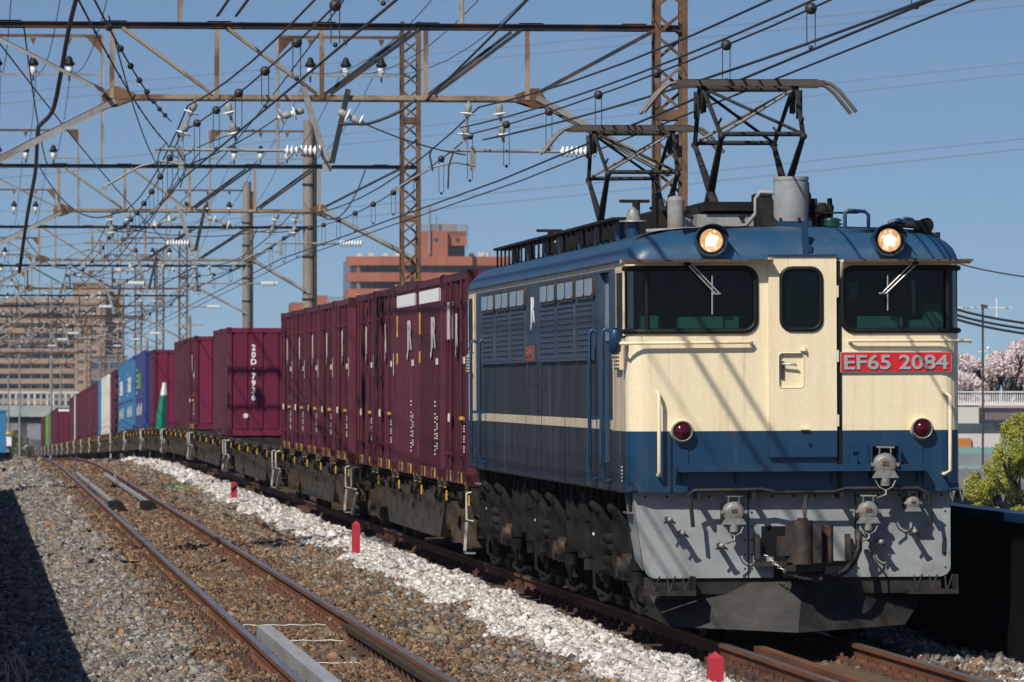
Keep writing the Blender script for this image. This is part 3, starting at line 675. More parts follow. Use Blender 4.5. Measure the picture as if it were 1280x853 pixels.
# second slack pair above the train, ending on the nearest gantry
a = P(575, 160, 74.8); b2 = P(1062, -20, 40); wire(sag(a, b2, .12), .011, 'upper catenary wire running from the nearest gantry out over the locomotive', 'messenger_wire')
a = P(604, 175, 74.8); b2 = P(1190, -12, 38); wire(sag(a, b2, .10), .013, 'thick catenary wire ending on the nearest gantry, right of the upper one', 'messenger_wire')
# feeders
for k, (x0, z0) in enumerate(((7.35, 9.1), (8.1, 9.1), (8.85, 9.1), (.62, 9.1), (1.40, 9.1), (2.15, 9.1))):
    st = [(x0+(.5 if (Y > 150 and x0 > 5) else .1 if Y > 150 else 0), Y, z0+.0+zc(Y)*1.1) for Y in GY]
    lab = ('feeder wire on the upper frames %s, %s' % ('right side' if k < 3 else 'left side', ['innermost', 'middle', 'outermost'][k % 3] if k < 3 else ['outermost', 'middle', 'innermost'][k % 3]))
    wire(chain(st, .85), .0085, lab, 'feeder_wire')
# wires slanting in from the upper left towards the second gantry
for k, (a, b2) in enumerate((((95, -6), (208, 179)), ((115, -6), (214, 152)))):
    A = P(a[0], a[1], 60); Bp = P(b2[0], b2[1], 112); root = empty('slanting_wire', A); tag(root, 'slanting wire %s running down to the right from the top left corner' % ('with small clips' if k == 0 else 'with big black balls'), 'wire')
    pts = sag(A, Bp, .15); B = MB(); B.tube(pts, .014, 6); o = B.build('wire', 'wire'); o.parent = root; o.location = -root.location
    for i in range(8):
        B = MB(); t_ = (i+1.2)/9.5; j = min(int(t_*10), 9); c = pts[j].lerp(pts[j+1], t_*10-j); B.ball(c, .048 if k else .022, 0)
        o = B.build('clip', 'wire'); o.parent = root; o.location = -root.location
# jumper loops near the second gantry
for k, pl in enumerate((((208, 178), (200, 190), (197, 205), (200, 220)), ((208, 178), (214, 190), (222, 197), (240, 190)), ((214, 182), (226, 190), (231, 200), (231, 215), (225, 235)), ((236, 190), (262, 178), (290, 168), (318, 162)))):
    wire(smooth([P(x, y, 113) for x, y in pl]), .013, ['short looped jumper wire hanging left at the wire junction', 'short jumper wire crossing at the wire junction', 'long curved jumper wire hanging right of the wire junction', 'bare jumper wire rising to the right from the wire junction'][k], 'jumper_wire')
# thick black feeder cable at far left
wire(smooth([P(x, y, Y) for x, y, Y in ((97, -8, 72), (86, 36, 74), (76, 92, 76), (66, 138, 78), (52, 155, 80), (47, 165, 84), (44, 215, 90), (34, 270, 96), (24, 340, 100))]), .033, 'thick black feeder cable hanging down at the left', 'power_cable')
wire(smooth([P(x, y, 74.3) for x, y in ((520, 124), (500, 139), (478, 149), (458, 155), (440, 155), (424, 156))]), .022, 'black cable curving under the nearest gantry', 'power_cable')
# pull-off with insulators at the nearest gantry
for k, (a, b2, c) in enumerate((((424, 140), (456, 155), (582, 194)), ((378, 138), (346, 148), (238, 205)))):
    root = empty('pull_off_wire', P(*a, 74.6)); tag(root, ['pull-off wire with two white insulators right of the hanger bracket on the nearest gantry', 'pull-off wire with two white insulators left of the hanger bracket on the nearest gantry'][k], 'wire')
    disc_string(root, P(*a, 74.6), P(*b2, 74.6), 2); B = MB(); B.tube(sag(P(*b2, 74.6), P(*c, 74.6+8*(1-2*k)*0+.5), .05), .010, 5); o = B.build('wire', 'wire'); o.parent = root; o.location = -root.location
wire([P(x, y, 68) for x, y in ((540, 186), (537, 194), (541, 214))], .012, 'short hanging jumper wire above the containers, left one', 'jumper_wire')
wire([P(x, y, 68) for x, y in ((566, 192), (561, 208), (560, 236))], .012, 'short hanging jumper wire above the containers, right one', 'jumper_wire')
# added cables above the picture, put in to cast shadow bands on the cab
for k, (xa, xb, za_, zb_, lab) in enumerate(((3.55, 3.4, 7.2, 7.4, 'added unseen cable left of the middle of the nearest gantry, for a shadow band on the cab'), (3.30, 3.15, 7.2, 7.4, 'added unseen cable beside it, leftmost one, for a second shadow band on the cab'))):
    wire(sag((xa, 75, za_), (xb, 22, zb_), .15), .021, lab, 'overhead_cable')
a = P(534, 124, 74.8); wire(sag(a, (5.6, 28, 7.2), .1), .015, 'thick bar-like cable rising right from the lower chord of the nearest gantry', 'overhead_cable')
# more pull-offs, droppers and cross wires at the gantries further back
for gi, (Y, zb_, xc) in enumerate(((122, 6.02, 4.8), (169, 6.0, 5.27), (219, 6.0, 5.5), (259, 5.3, 5.2))):
    nm = ['second', 'third', 'fourth', 'fifth'][gi]
    for k, sg in enumerate((1, -1)):
        a = Vector((xc+sg*.3, Y-.2, zb_-.12)); b2 = a+Vector((sg*.62, 0, -.22)); c_ = Vector((TX-.1 if sg > 0 else LX+.1, Y-1.5, 5.55+zc(Y)))
        root = empty('pull_off_wire', a); tag(root, 'pull-off wire with white insulators %s of the bracket on the %s gantry' % ('right' if sg > 0 else 'left', nm), 'wire')
        disc_string(root, a, b2, 2); B = MB(); B.tube(sag(b2, c_, .06), .012, 5); o = B.build('wire', 'wire'); o.parent = root; o.location = -root.location
    for k, (xa, xb, dz) in enumerate(((LX-.1, LX-1.6, 1.1), (TX+.1, TX+1.7, 1.0))):
        wire(sag((xa, Y-9, 5.7+zc(Y)), (xb, Y, zb_+dz), .5), .015, 'slack jumper cable rising to the %s end of the %s gantry' % (['left', 'right'][k], nm), 'jumper_wire')
    wire(sag((LX, Y+.4, 5.75+zc(Y)), (TX, Y+.4, 5.72+zc(Y)), .25), .010, 'thin cross wire between the two catenaries at the %s gantry' % nm, 'cross_wire')
for k, (p0, p1, lab) in enumerate((((136, 20, 76), (196, 205, 118), 'slanting anchor wire left of the black balls'), ((30, 35, 76), (60, 210, 120), 'thin drop wire at the far left between the first two gantries'), ((0, 55, 76), (240, 330, 168), 'long diagonal guy wire low at the left'),
    ((250, 190, 113), (118, 330, 180), 'steep diagonal wire running back from the wire junction'), ((232, 195, 113), (150, 330, 190), 'second steep wire running back from the wire junction'), ((430, 0, 74), (196, 280, 160), 'dark slanting wire crossing the middle of the nearest gantry'))):
    wire(sag(P(*p0), P(*p1), .25), .012, lab, 'anchor_wire')
# high voltage lines crossing far behind
for k, (a, b2, Y) in enumerate((((-80, 124), (1380, -14), 560), ((-80, 137), (1380, -3), 560), ((-40, 215), (1380, 67), 600), ((-40, 227), (1380, 81), 600), ((-40, 305), (1380, 163), 520), ((-40, 318), (1380, 176), 520))):
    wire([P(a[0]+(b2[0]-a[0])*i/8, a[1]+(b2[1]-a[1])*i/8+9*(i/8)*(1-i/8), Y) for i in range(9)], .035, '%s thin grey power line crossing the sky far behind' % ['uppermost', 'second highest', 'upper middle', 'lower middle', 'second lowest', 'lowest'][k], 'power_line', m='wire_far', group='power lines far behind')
for k, (ya, yb) in enumerate(((326, 356), (384, 414), (391, 421), (396, 427), )):
    wire([P(1150+20*i, ya-12+(yb-ya)*i/6+4*math.sin(i*.5), 90) for i in range(12)], .022 if k else .012, ['single thin', 'upper dark', 'middle dark', 'lower dark'][k]+' telephone wire right of the cab', 'telephone_wire')

# ================================================================== LOCOMOTIVE
LF = 46.8      # world Y of the front face
LLEN = 15.3
loco = empty('electric_locomotive', (6.988, LF, 0)); loco.scale = (1.025, 1, 1); loco.rotation_euler = (0, R(-.25), 0)
tag(loco, 'old blue and cream electric locomotive with red number plate, two lit headlights and raised pantographs', 'locomotive')
def L(px, py): return ((px-990)/148.1, CZ+(HZY-py)/148.1)
SIDE = 1.40
def outline(inset=0.0, r=.17, nfront=(-.325, .40)):
    """plan outline, counter-clockwise seen from above starting at left rear; front at y=0"""
    pts = []
    ysplit = [LLEN-1.1, 14.0, 13.2, 12.35, 11.8, 10, 8, 6, 4, 2.15, 1.35, 1.1, .9, .30]
    for y in ysplit: pts.append((-SIDE, y))
    for i in range(7):
        a = math.pi+i*(math.pi/2)/6; pts.append((-SIDE+r+r*math.cos(a), r+r*math.sin(a)))
    for x in (-.9, nfront[0], 0.05, nfront[1], .9): pts.append((x, 0.0))
    for i in range(7):
        a = -math.pi/2+i*(math.pi/2)/6; pts.append((SIDE-r+r*math.cos(a), r+r*math.sin(a)))
    for y in ysplit[::-1]: pts.append((SIDE, y))
    for i in range(5):
        a = i*(math.pi/2)/4; pts.append((SIDE-r+r*math.cos(a), LLEN-r+r*math.sin(a)))
    for i in range(5):
        a = math.pi/2+i*(math.pi/2)/4; pts.append((-SIDE+r+r*math.cos(a), LLEN-r+r*math.sin(a)))
    return pts
OUT = outline()
ZC = [1.295, 1.52, 1.815, 1.822, 1.906, 2.20, 2.44, 2.665, 2.95, 3.20, 3.222, 3.268]
WZ0, WZ1 = 2.665, 3.20
B = MB(); n = len(OUT)
for i in range(n):
    (xa, ya), (xb, yb) = OUT[i], OUT[(i+1) % n]; mx, my = (xa+xb)/2, (ya+yb)/2
    front = my < .165; side = not front and abs(mx) > 1.2 and my < LLEN-.17
    for j in range(len(ZC)-1):
        za, zb = ZC[j], ZC[j+1]; mz = (za+zb)/2
        if my < .165 and WZ0 < mz < WZ1 and (mx < -.325 or mx > .40): continue
        if side and 1.35 < my < 2.15 and mx < 0 and mz > 1.52 and mz < 3.21: continue
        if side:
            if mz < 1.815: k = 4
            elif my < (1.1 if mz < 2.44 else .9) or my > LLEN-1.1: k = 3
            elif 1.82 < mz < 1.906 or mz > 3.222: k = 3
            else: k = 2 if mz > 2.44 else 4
        elif my < .165: k = 1 if mz > 1.815 else 0
        else: k = 3 if mz > 1.815 else 2
        sm = False
        B.add([(xa, ya, za), (xb, yb, za), (xb, yb, zb), (xa, ya, zb)], [(0, 1, 2, 3)], k, sm)
# floor and inner back wall of the cab
B.box(-1.38, 1.38, .02, LLEN-.02, 1.31, 1.36, 2)
body = B.build('body', ['blue', 'cream', 'blue_side', 'cream_side', 'blue_low'], loco, recalc=False)
# roof: nested outlines
B = MB(); lv = [(0, 3.268), (.004, 3.30), (.03, 3.37), (.08, 3.43), (.16, 3.485), (.30, 3.53), (.55, 3.56), (.95, 3.585), (1.25, 3.59)]
def inset(o, d):
    res = []
    for (x, y) in o:
        xx = max(-SIDE+d, min(SIDE-d, x)) if True else x
        yy = max(d*1.0, min(LLEN-d, y))
        # shrink corners radially
        for cx, cy in ((-SIDE+.17, .17), (SIDE-.17, .17), (-SIDE+.17, LLEN-.17), (SIDE-.17, LLEN-.17)):
            if (x-cx)*(1 if cx > 0 else -1) > -1e-6 and (y-cy)*(1 if cy > 5 else -1) > -1e-6 and abs(x) < 1.41:
                rr = .17+d*.55; sgx = 1 if cx > 0 else -1; sgy = 1 if cy > 5 else -1
                ux, uy = (x-cx)/.17, (y-cy)/.17
                ccx = sgx*(SIDE-d-rr); ccy = (LLEN-d-rr) if sgy > 0 else d+rr
                xx, yy = ccx+ux*rr, ccy+uy*rr
                if sgx*xx < 0: xx = 0
        res.append((xx, yy))
    return res
rings = []
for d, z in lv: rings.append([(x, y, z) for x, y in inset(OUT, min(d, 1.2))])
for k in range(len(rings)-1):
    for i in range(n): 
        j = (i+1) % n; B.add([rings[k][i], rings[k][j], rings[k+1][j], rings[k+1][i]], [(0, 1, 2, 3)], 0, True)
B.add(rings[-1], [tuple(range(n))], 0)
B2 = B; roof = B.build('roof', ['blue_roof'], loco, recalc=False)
import bmesh
bm_ = bmesh.new(); bm_.from_mesh(roof.data); bmesh.ops.remove_doubles(bm_, verts=bm_.verts, dist=.0005); bmesh.ops.recalc_face_normals(bm_, faces=bm_.faces); bm_.to_mesh(roof.data); bm_.free()
def lp(B, name, mats, parent=loco): return B.build(name, mats, parent)
# front windscreens
def arc(cx, cz, r, a0, a1, k=6): return [(cx+r*math.cos(R(a0+(a1-a0)*i/k)), cz+r*math.sin(R(a0+(a1-a0)*i/k))) for i in range(k+1)]
for s, xi in ((-1, -.325), (1, .40)):
    r = .10; B = MB()
    # cream fillets in the inner corners
    for (zc_, sz) in ((WZ0, 1), (WZ1, -1)):
        cx, cz = xi+s*r, zc_+sz*r
        ar = [(cx-s*r*math.cos(R(t_*15)), cz-sz*r*math.sin(R(t_*15))) for t_ in range(7)]
        pts = [(xi, 0.001, zc_)]+[(x, 0.001, z) for x, z in ar]
        B.add(pts, [(0, i, i+1) for i in range(1, 7)], 0)
    lp(B, 'window_corner_fillet', 'cream')
    corner = [(s*(SIDE-.17+.17*math.sin(R(a))), .17-.17*math.cos(R(a))) for a in range(0, 91, 15)]
    path = [(s*SIDE, .165)]+corner[::-1]
    xin = xi+s*r
    P3 = [(x, y, WZ0) for x, y in path]+[(xin, 0, WZ0)]+[(xi+s*r-s*r*math.sin(R(t_*15)), 0, WZ0+r-r*math.cos(R(t_*15))) for t_ in range(1, 7)]
    P3 += [(xi+s*r-s*r*math.cos(R(t_*15)), 0, WZ1-r+r*math.sin(R(t_*15))) for t_ in range(0, 7)]+[(x, y, WZ1) for x, y in path[::-1]]
    B = MB(); B.tube([(x*1.004, y-.006, z) for x, y, z in P3], .024, 8); fr = lp(B, 'windscreen_frame', 'rubber')
    B = MB(); gp = [(xi, .012)]+[(x*.993, y+.012) for x, y in corner]+[(s*SIDE*.993, .17)]
    for i in range(len(gp)-1): B.add([(gp[i][0], gp[i][1], WZ0), (gp[i+1][0], gp[i+1][1], WZ0), (gp[i+1][0], gp[i+1][1], WZ1), (gp[i][0], gp[i][1], WZ1)], [(0, 1, 2, 3)], 0, True)
    lp(B, 'windscreen', 'glass')
    xp = -1.235 if s < 0 else 1.29
    B = MB(); B.tube([(xp, -.006, WZ0), (xp, -.006, WZ1)], .022, 8); lp(B, 'window_pillar', 'rubber')
    # bolts row under the glass
    B = MB()
    for i in range(24):
        x = xi+s*(.08+i*.039); B.box(x-.005, x+.005, -.028, -.02, WZ0-.012, WZ0-.004)
    lp(B, 'window_rivets', 'iron')
    # visor
    x0, x1 = (-1.46, -.20) if s < 0 else (.395, 1.475)
    B = MB(); pr = [(-.005, 3.235), (-.135, 3.255), (-.15, 3.268), (-.005, 3.275)]
    B.prism(pr, x0, x1, 'x', 0)
    B.box(x0-.004, x1+.004, -.158, -.148, 3.252, 3.272, 1)
    xe = x1 if s < 0 else x0
    B.prism([(0, 3.26), (-.13, 3.25), (-.02, 3.12), (0, 3.06)], xe-.012, xe+.004, 'x', 0)
    lp(B, 'window_visor', ['cream', 'rust'])
    # wipers
    wx, wz = L(*((856, 327) if s < 0 else (1139, 326))); tx, tz = L(*((893, 366) if s < 0 else (1100, 366)))
    B = MB(); B.cyl((wx, 0, wz), (wx, -.1, wz), .03, 8, 1)
    B.tube([(wx-.01, -.06, wz), (tx-.015, -.05, tz)], .007, 5); B.tube([(wx+.03, -.06, wz-.005), (tx+.02, -.05, tz)], .007, 5)
    xb = L(887 if s < 0 else 1105, 0)[0]; B.tube([(xb, -.045, L(0, 343)[1]), (xb, -.04, L(0, 392 if s < 0 else 388)[1])], .007, 5); B.bar((tx-.04, -.045, tz), (tx+.03, -.045, tz), .01, .012)
    lp(B, 'wiper', ['metal', 'black'])
    # horizontal handrail under the glass
    x0, x1 = (-1.46, -.365) if s < 0 else (.46, 1.475); z = 2.57+(0 if s < 0 else .01)
    B = MB(); B.tube([(x1 if s < 0 else x0, 0, z-.015), (x1 if s < 0 else x0, -.045, z), ((x1-.03) if s < 0 else (x0+.03), -.06, z), ((x0 if s < 0 else x1), -.06, z-.005), ((x0-.005 if s < 0 else x1+.005), .02, z-.01)], .015, 8)
    lp(B, 'handrail', 'cream')
    # vertical grab rail
    xg = -1.15 if s < 0 else 1.245; ze0, ze1 = 1.44, 2.135
    xm = xg if s < 0 else xg+.045
    B = MB(); B.tube([(xg, 0, ze1+.01), (xg, -.07, ze1), (xm, -.09, ze1-.03), (xm, -.09, ze0+.03), (xg, -.07, ze0), (xg, 0, ze0)], .016, 8); lp(B, 'grab_rail', 'cream')
    # tail lamp
    x, z = L(*((849, 539) if s < 0 else (1147, 537)))
    B = MB(); B.lathe((x, .01, z), (0, -1, 0), [(0, .098), (.015, .098), (.05, .092)], 20, 2); B.lathe((x, .01, z), (0, -1, 0), [(.05, .092), (.085, .088), (.088, .082), (.07, .076)], 20, 0)
    B.lathe((x, -.06, z), (0, -1, 0), [(0, .074), (.02, .06), (.035, .035), (.04, .0)], 20, 1); lp(B, 'tail_lamp', ['alu', 'redlens', 'cream'])
    # headlight
    x, z = L(*((886, 299) if s < 0 else (1107, 299)))
    B = MB(); B.lathe((x, .22, z), (0, -1, 0), [(0, .11), (.10, .13), (.22, .135), (.30, .138), (.305, .125), (.25, .105)], 24, 0)
    # hood
    for i in range(14):
        a0, a1 = R(10+i*11.4), R(10+(i+1)*11.4)
        if True: B.add([(x+.14*math.cos(a0), -.06, z+.14*math.sin(a0)), (x+.14*math.cos(a1), -.06, z+.14*math.sin(a1)), (x+.142*math.cos(a1), -.15, z+.142*math.sin(a1)), (x+.142*math.cos(a0), -.15, z+.142*math.sin(a0))], [(0, 1, 2, 3)], 0, True)
    B.lathe((x, -.05, z), (0, -1, 0), [(0, .128), (.03, .128), (.034, .10), (.0, .098)], 24, 1)
    hl = lp(B, 'headlight', ['blue', 'black'])
    B = MB(); B.lathe((x, -.035, z), (0, -1, 0), [(0, .099), (.012, .075), (.02, .05)], 20, 0); B.lathe((x, -.035, z), (0, -1, 0), [(.02, .05), (.024, .02), (.025, 0)], 20, 1); ln = lp(B, 'lens', ['lamp_on', 'lamp_hot'], hl)
# interior
B = MB(); B.box(-1.36, 1.36, 1.25, 1.28, 1.4, 3.26, 0); B.box(-1.37, -1.355, .2, 1.25, 1.4, 2.66, 0); B.box(-.31, .38, .03, .06, 1.4, 3.26, 0); lp(B, 'cab_partition', 'cab_dark')
B = MB()
B.box(-.95, -.45, .14, .5, 2.5, 2.79, 0); B.box(-1.25, -1.1, .2, .4, 2.5, 2.8, 0); B.box(.55, .93, .14, .5, 2.5, 2.79, 0); B.box(1.0, 1.12, .2, .45, 2.5, 2.76, 0)
B.prism([(.14, 2.5), (.14, 2.76), (.30, 2.9), (.4, 2.9), (.4, 2.5)], 1.12, 1.27, 'x', 0); B.box(.60, .67, .9, .95, 2.95, 3.1, 1); B.box(1.07, 1.10, .5, .52, 2.8, 3.1, 1)
lp(B, 'driving_desk', ['green_cab', 'white'])
B = MB(); B.box(-.75, -.40, .7, 1.05, 2.3, 2.72, 0); B.box(.45, .8, .7, 1.05, 2.3, 2.72, 0); lp(B, 'driver_seat', 'cab_dark')
# front door
dx0, dx1, dz0, dz1 = -.223, .345, 1.60, 3.295
wx0, wx1, wz0, wz1 = -.115, .215, 2.675, 3.195
def rrect(x0, x1, z0, z1, r, k=5):
    p_ = []
    for cx, cz, a in ((x1-r, z1-r, 0), (x0+r, z1-r, 90), (x0+r, z0+r, 180), (x1-r, z0+r, 270)):
        for i in range(k+1): t_ = R(a+90*i/k); p_.append((cx+r*math.cos(t_), cz+r*math.sin(t_)))
    return p_
def holed(B, x0, x1, z0, z1, holes, y, m=0, zm=None, m2=0):
    """flat plate at y with rounded holes, built from bands"""
    rects = []
    zz = z0
    for (a, b_, c, d, r) in sorted(holes, key=lambda h: h[2]):
        rects.append((x0, x1, zz, c)); rects.append((x0, a, c, d)); rects.append((b_, x1, c, d)); zz = d
        for (cx, cz, sx_, sz_) in ((a, c, 1, 1), (b_, c, -1, 1), (b_, d, -1, -1), (a, d, 1, -1)):
            ox, oz = cx+sx_*r, cz+sz_*r
            pts = [(cx, y, cz)]+[(ox-sx_*r*math.cos(R(15*i)), y, oz-sz_*r*math.sin(R(15*i))) for i in range(7)]
            B.add(pts, [(0, i, i+1) for i in range(1, 7)], m)
    rects.append((x0, x1, zz, z1))
    for (a, b_, c, d) in rects:
        if zm and c < zm < d:
            B.add([(a, y, c), (b_, y, c), (b_, y, zm), (a, y, zm)], [(0, 1, 2, 3)], m2); c = zm
        B.add([(a, y, c), (b_, y, c), (b_, y, d), (a, y, d)], [(0, 1, 2, 3)], m2 if zm and d <= zm else m)
hx0, hx1, hz0, hz1 = L(969, 0)[0], L(1000, 0)[0], L(0, 485)[1], L(0, 441)[1]
B = MB(); holed(B, dx0, dx1, dz0, dz1, [(wx0, wx1, wz0, wz1, .085), (hx0, hx1, hz0, hz1, .03)], -.045, 0, 1.815, 1)
for (x, sgn) in ((dx0, 1), (dx1, 1)):
    B.add([(x, -.045, 1.815), (x, 0, 1.815), (x, 0, dz1), (x, -.045, dz1)], [(0, 1, 2, 3)], 0); B.add([(x, -.045, dz0), (x, 0, dz0), (x, 0, 1.815), (x, -.045, 1.815)], [(0, 1, 2, 3)], 1)
B.box(dx0, dx1, -.045, 0, dz0-.01, dz0, 1); B.box(dx0-.005, dx1+.005, -.06, 0, dz1, dz1+.02, 1)
door = lp(B, 'front_door', ['cream', 'blue'])
B = MB(); p_ = rrect(wx0, wx1, wz0, wz1, .085); B.tube([(x, -.05, z) for x, z in p_+p_[:1]], .020, 8, caps=False); lp(B, 'window_frame', 'rubber', door)
B = MB(); B.box(wx0, wx1, -.038, -.034, wz0, wz1); lp(B, 'window_pane', 'rubber' if False else 'glass', door)
B = MB(); B.box(wx0-.01, wx1+.01, -.022, -.018, wz0-.01, wz1+.01); lp(B, 'window_backing', 'cab_dark', door)
B = MB(); B.box(hx0-.01, hx1+.01, -.012, -.008, hz0-.01, hz1+.01, 0); p_ = rrect(hx0, hx1, hz0, hz1, .03); B.tube([(x, -.045, z) for x, z in p_+p_[:1]], .005, 6, caps=False)
for i in range(len(p_)): a, b_ = p_[i], p_[(i+1) % len(p_)]; B.add([(a[0], -.045, a[1]), (b_[0], -.045, b_[1]), (b_[0], -.01, b_[1]), (a[0], -.01, a[1])], [(0, 1, 2, 3)])
lp(B, 'handle_recess', 'cream', door)
B = MB(); hx, hz = hx0+.035, (hz0+hz1)/2+.02; B.box(hx-.012, hx+.012, -.03, -.012, hz-.09, hz+.06, 0); B.tube([(hx, -.02, hz+.035), (hx, -.06, hz+.035), (hx+.10, -.065, hz+.03), (hx+.11, -.06, hz+.02)], .011, 8, 1); lp(B, 'door_handle', ['iron', 'metal'], door)
B = MB(); x, z = L(1000, 438); B.box(x-.03, x+.012, -.075, -.045, z-.006, z+.012); B.box(x, x+.012, -.09, -.045, z-.006, z+.03); x, z = L(1000, 537); B.box(x-.03, x+.04, -.08, -.045, z-.006, z+.006); lp(B, 'door_bracket', 'cream', door)
B = MB(); x, z = L(1008, 557); B.box(x-.01, x+.01, -.055, -.045, z-.012, z+.012); lp(B, 'door_lock', 'rubber', door)
B = MB(); B.box(dx1+.004, dx1+.045, -.012, .0, 1.31, 3.26, 0); lp(B, 'door_edge_strip', 'rubber')  # dark strip along the right edge of the door
B = MB()
for z in (1.9, 2.45, 3.0): B.cyl((dx1+.012, -.03, z-.05), (dx1+.012, -.03, z+.05), .012, 8)
lp(B, 'door_hinge', 'cream')
# number plate
x0, z0 = L(1047, 465); x1, z1 = L(1184, 441); 
B = MB(); B.box(x0, x1, -.028, -.004, z0, z1, 0); B.box(x0-.006, x1+.006, -.024, -.004, z0-.006, z1+.006, 1); pl = lp(B, 'number_plate', ['plate', 'metal'])
text('EF65 2084', .178, 'plate_number', 'metal', pl, frontT(x0+.028, -.030, z0+.022), ext=.008, off=.0035, sx=1.0)
nt_ = pl.children[0]; xs_ = [v.co.x for v in nt_.data.vertices]; w_ = max(xs_)-min(xs_); k_ = (x1-x0-.05)/w_; x_min = min(xs_)
zs_ = [v.co.z for v in nt_.data.vertices]; zm_ = min(zs_); kz = (z1-z0-.035)/(max(zs_)-zm_)
for v in nt_.data.vertices: v.co.x = x0+.025+(v.co.x-x_min)*k_; v.co.z = z0+.0175+(v.co.z-zm_)*kz
# ledge, seams
B = MB(); B.box(-1.0, 1.07, -.16, 0, 1.505, 1.525, 0); B.box(-1.0, 1.07, -.16, -.145, 1.47, 1.505, 0)
for x in (-1.0, -.95, -.5, .3, .78, 1.02, 1.07): B.prism([(0, 1.505), (-.14, 1.505), (0, 1.36)], x-.005, x+.005, 'x', 0)
B.box(-.99, -.90, -.012, 0, 1.525, 1.66, 0); B.box(1.0, 1.07, -.012, 0, 1.525, 1.70, 0)
lp(B, 'front_step', ['blue'])
B = MB(); B.box(-1.045, -1.03, -.008, 0, 1.30, 1.84, 0); lp(B, 'panel_seam', 'rubber')
B = MB(); x, z = L(1060, 583); B.box(x-.035, x+.035, -.10, -.03, 1.525, 1.60, 0); B.cyl((x, -.06, 1.60), (x, -.06, 1.68), .012, 8); B.bar((x-.03, -.06, 1.68), (x+.02, -.06, 1.69), .012, .012); lp(B, 'air_valve', 'blue')
# skirt
sk = []
for x, z in [(-1.37, 1.295), (1.37, 1.295)]: sk.append((x, z))
r = .09; pr = [(-1.345, 1.293), (1.325, 1.293), (1.325, .56+r)]+[(1.325-r+r*math.cos(R(-15*i)), .56+r-r*math.sin(R(15*i))) for i in range(1, 6)]+[(1.325-r, .56), (-1.25+r, .56)]+[(-1.25+r-r*math.sin(R(15*i)), .56+r-r*math.cos(R(15*i))) for i in range(1, 6)]+[(-1.26, .56+r)]
B = MB(); B.prism(pr, .13, .15, 'y', 0)
# cut look: two recessed seams and the coupler pocket frame
B.box(-.385, -.375, .124, .129, .56, 1.29, 1); B.box(.515, .525, .124, .129, .9, 1.29, 1)

for s_ in (-1, 1): B.add([(s_*1.345 if s_ < 0 else 1.325, .131, 1.293), (s_*1.262 if s_ < 0 else 1.325, .131, .62), (s_*1.30, .44, .72), (s_*1.36, .62, 1.293)], [(0, 1, 2, 3)], 0)
lp(B, 'skirt', ['grey', 'black2'])
B = MB(); B.box(-.27, .02, .118, .13, .75, 1.0, 0); B.box(-.17, .26, .112, .128, .56, .95, 0); B.box(-.335, -.30, .02, .13, .72, .93, 1); B.box(.43, .465, .02, .13, .72, .93, 1); B.box(-.335, .465, .0, .13, .66, .70, 1); lp(B, 'coupler_pocket', ['rubber', 'iron'])
# coupler
B = MB(); cx = .02
B.box(cx-.09, cx+.10, -.25, .0, .72, .96, 0)
kp = [(-.14, -.20), (-.17, -.34), (-.11, -.42), (-.03, -.40), (-.02, -.50), (.06, -.54), (.13, -.50), (.14, -.40), (.20, -.38), (.26, -.46), (.29, -.38), (.24, -.24), (.14, -.18)]
B.prism([(cx+a_*.86, b_*.8) for a_, b_ in kp], .70, 1.02, 'z', 0)
B.tube([(cx-.02, -.40, .69), (cx-.02, -.40, 1.06)], .085, 18, 1); B.tube([(cx-.02, -.40, 1.05), (cx-.02, -.40, 1.08)], .045, 12, 0)
B.box(cx+.06, cx+.13, -.44, -.36, .70, 1.03, 1); B.box(cx-.20, cx-.1, -.32, -.15, .76, .92, 0); B.prism([(-.10, .66), (-.32, .68), (-.32, .63), (-.10, .56)], cx-.14, cx+.16, 'x', 0)
B.tube([(cx, -.38, 1.07), (cx-.01, -.36, 1.15), (cx+.03, -.26, 1.26), (cx+.07, -.18, 1.28), (cx+.05, -.14, 1.2), (cx+.02, -.28, 1.08)], .009, 6, 0)
cp = lp(B, 'coupler', ['iron', 'iron'])
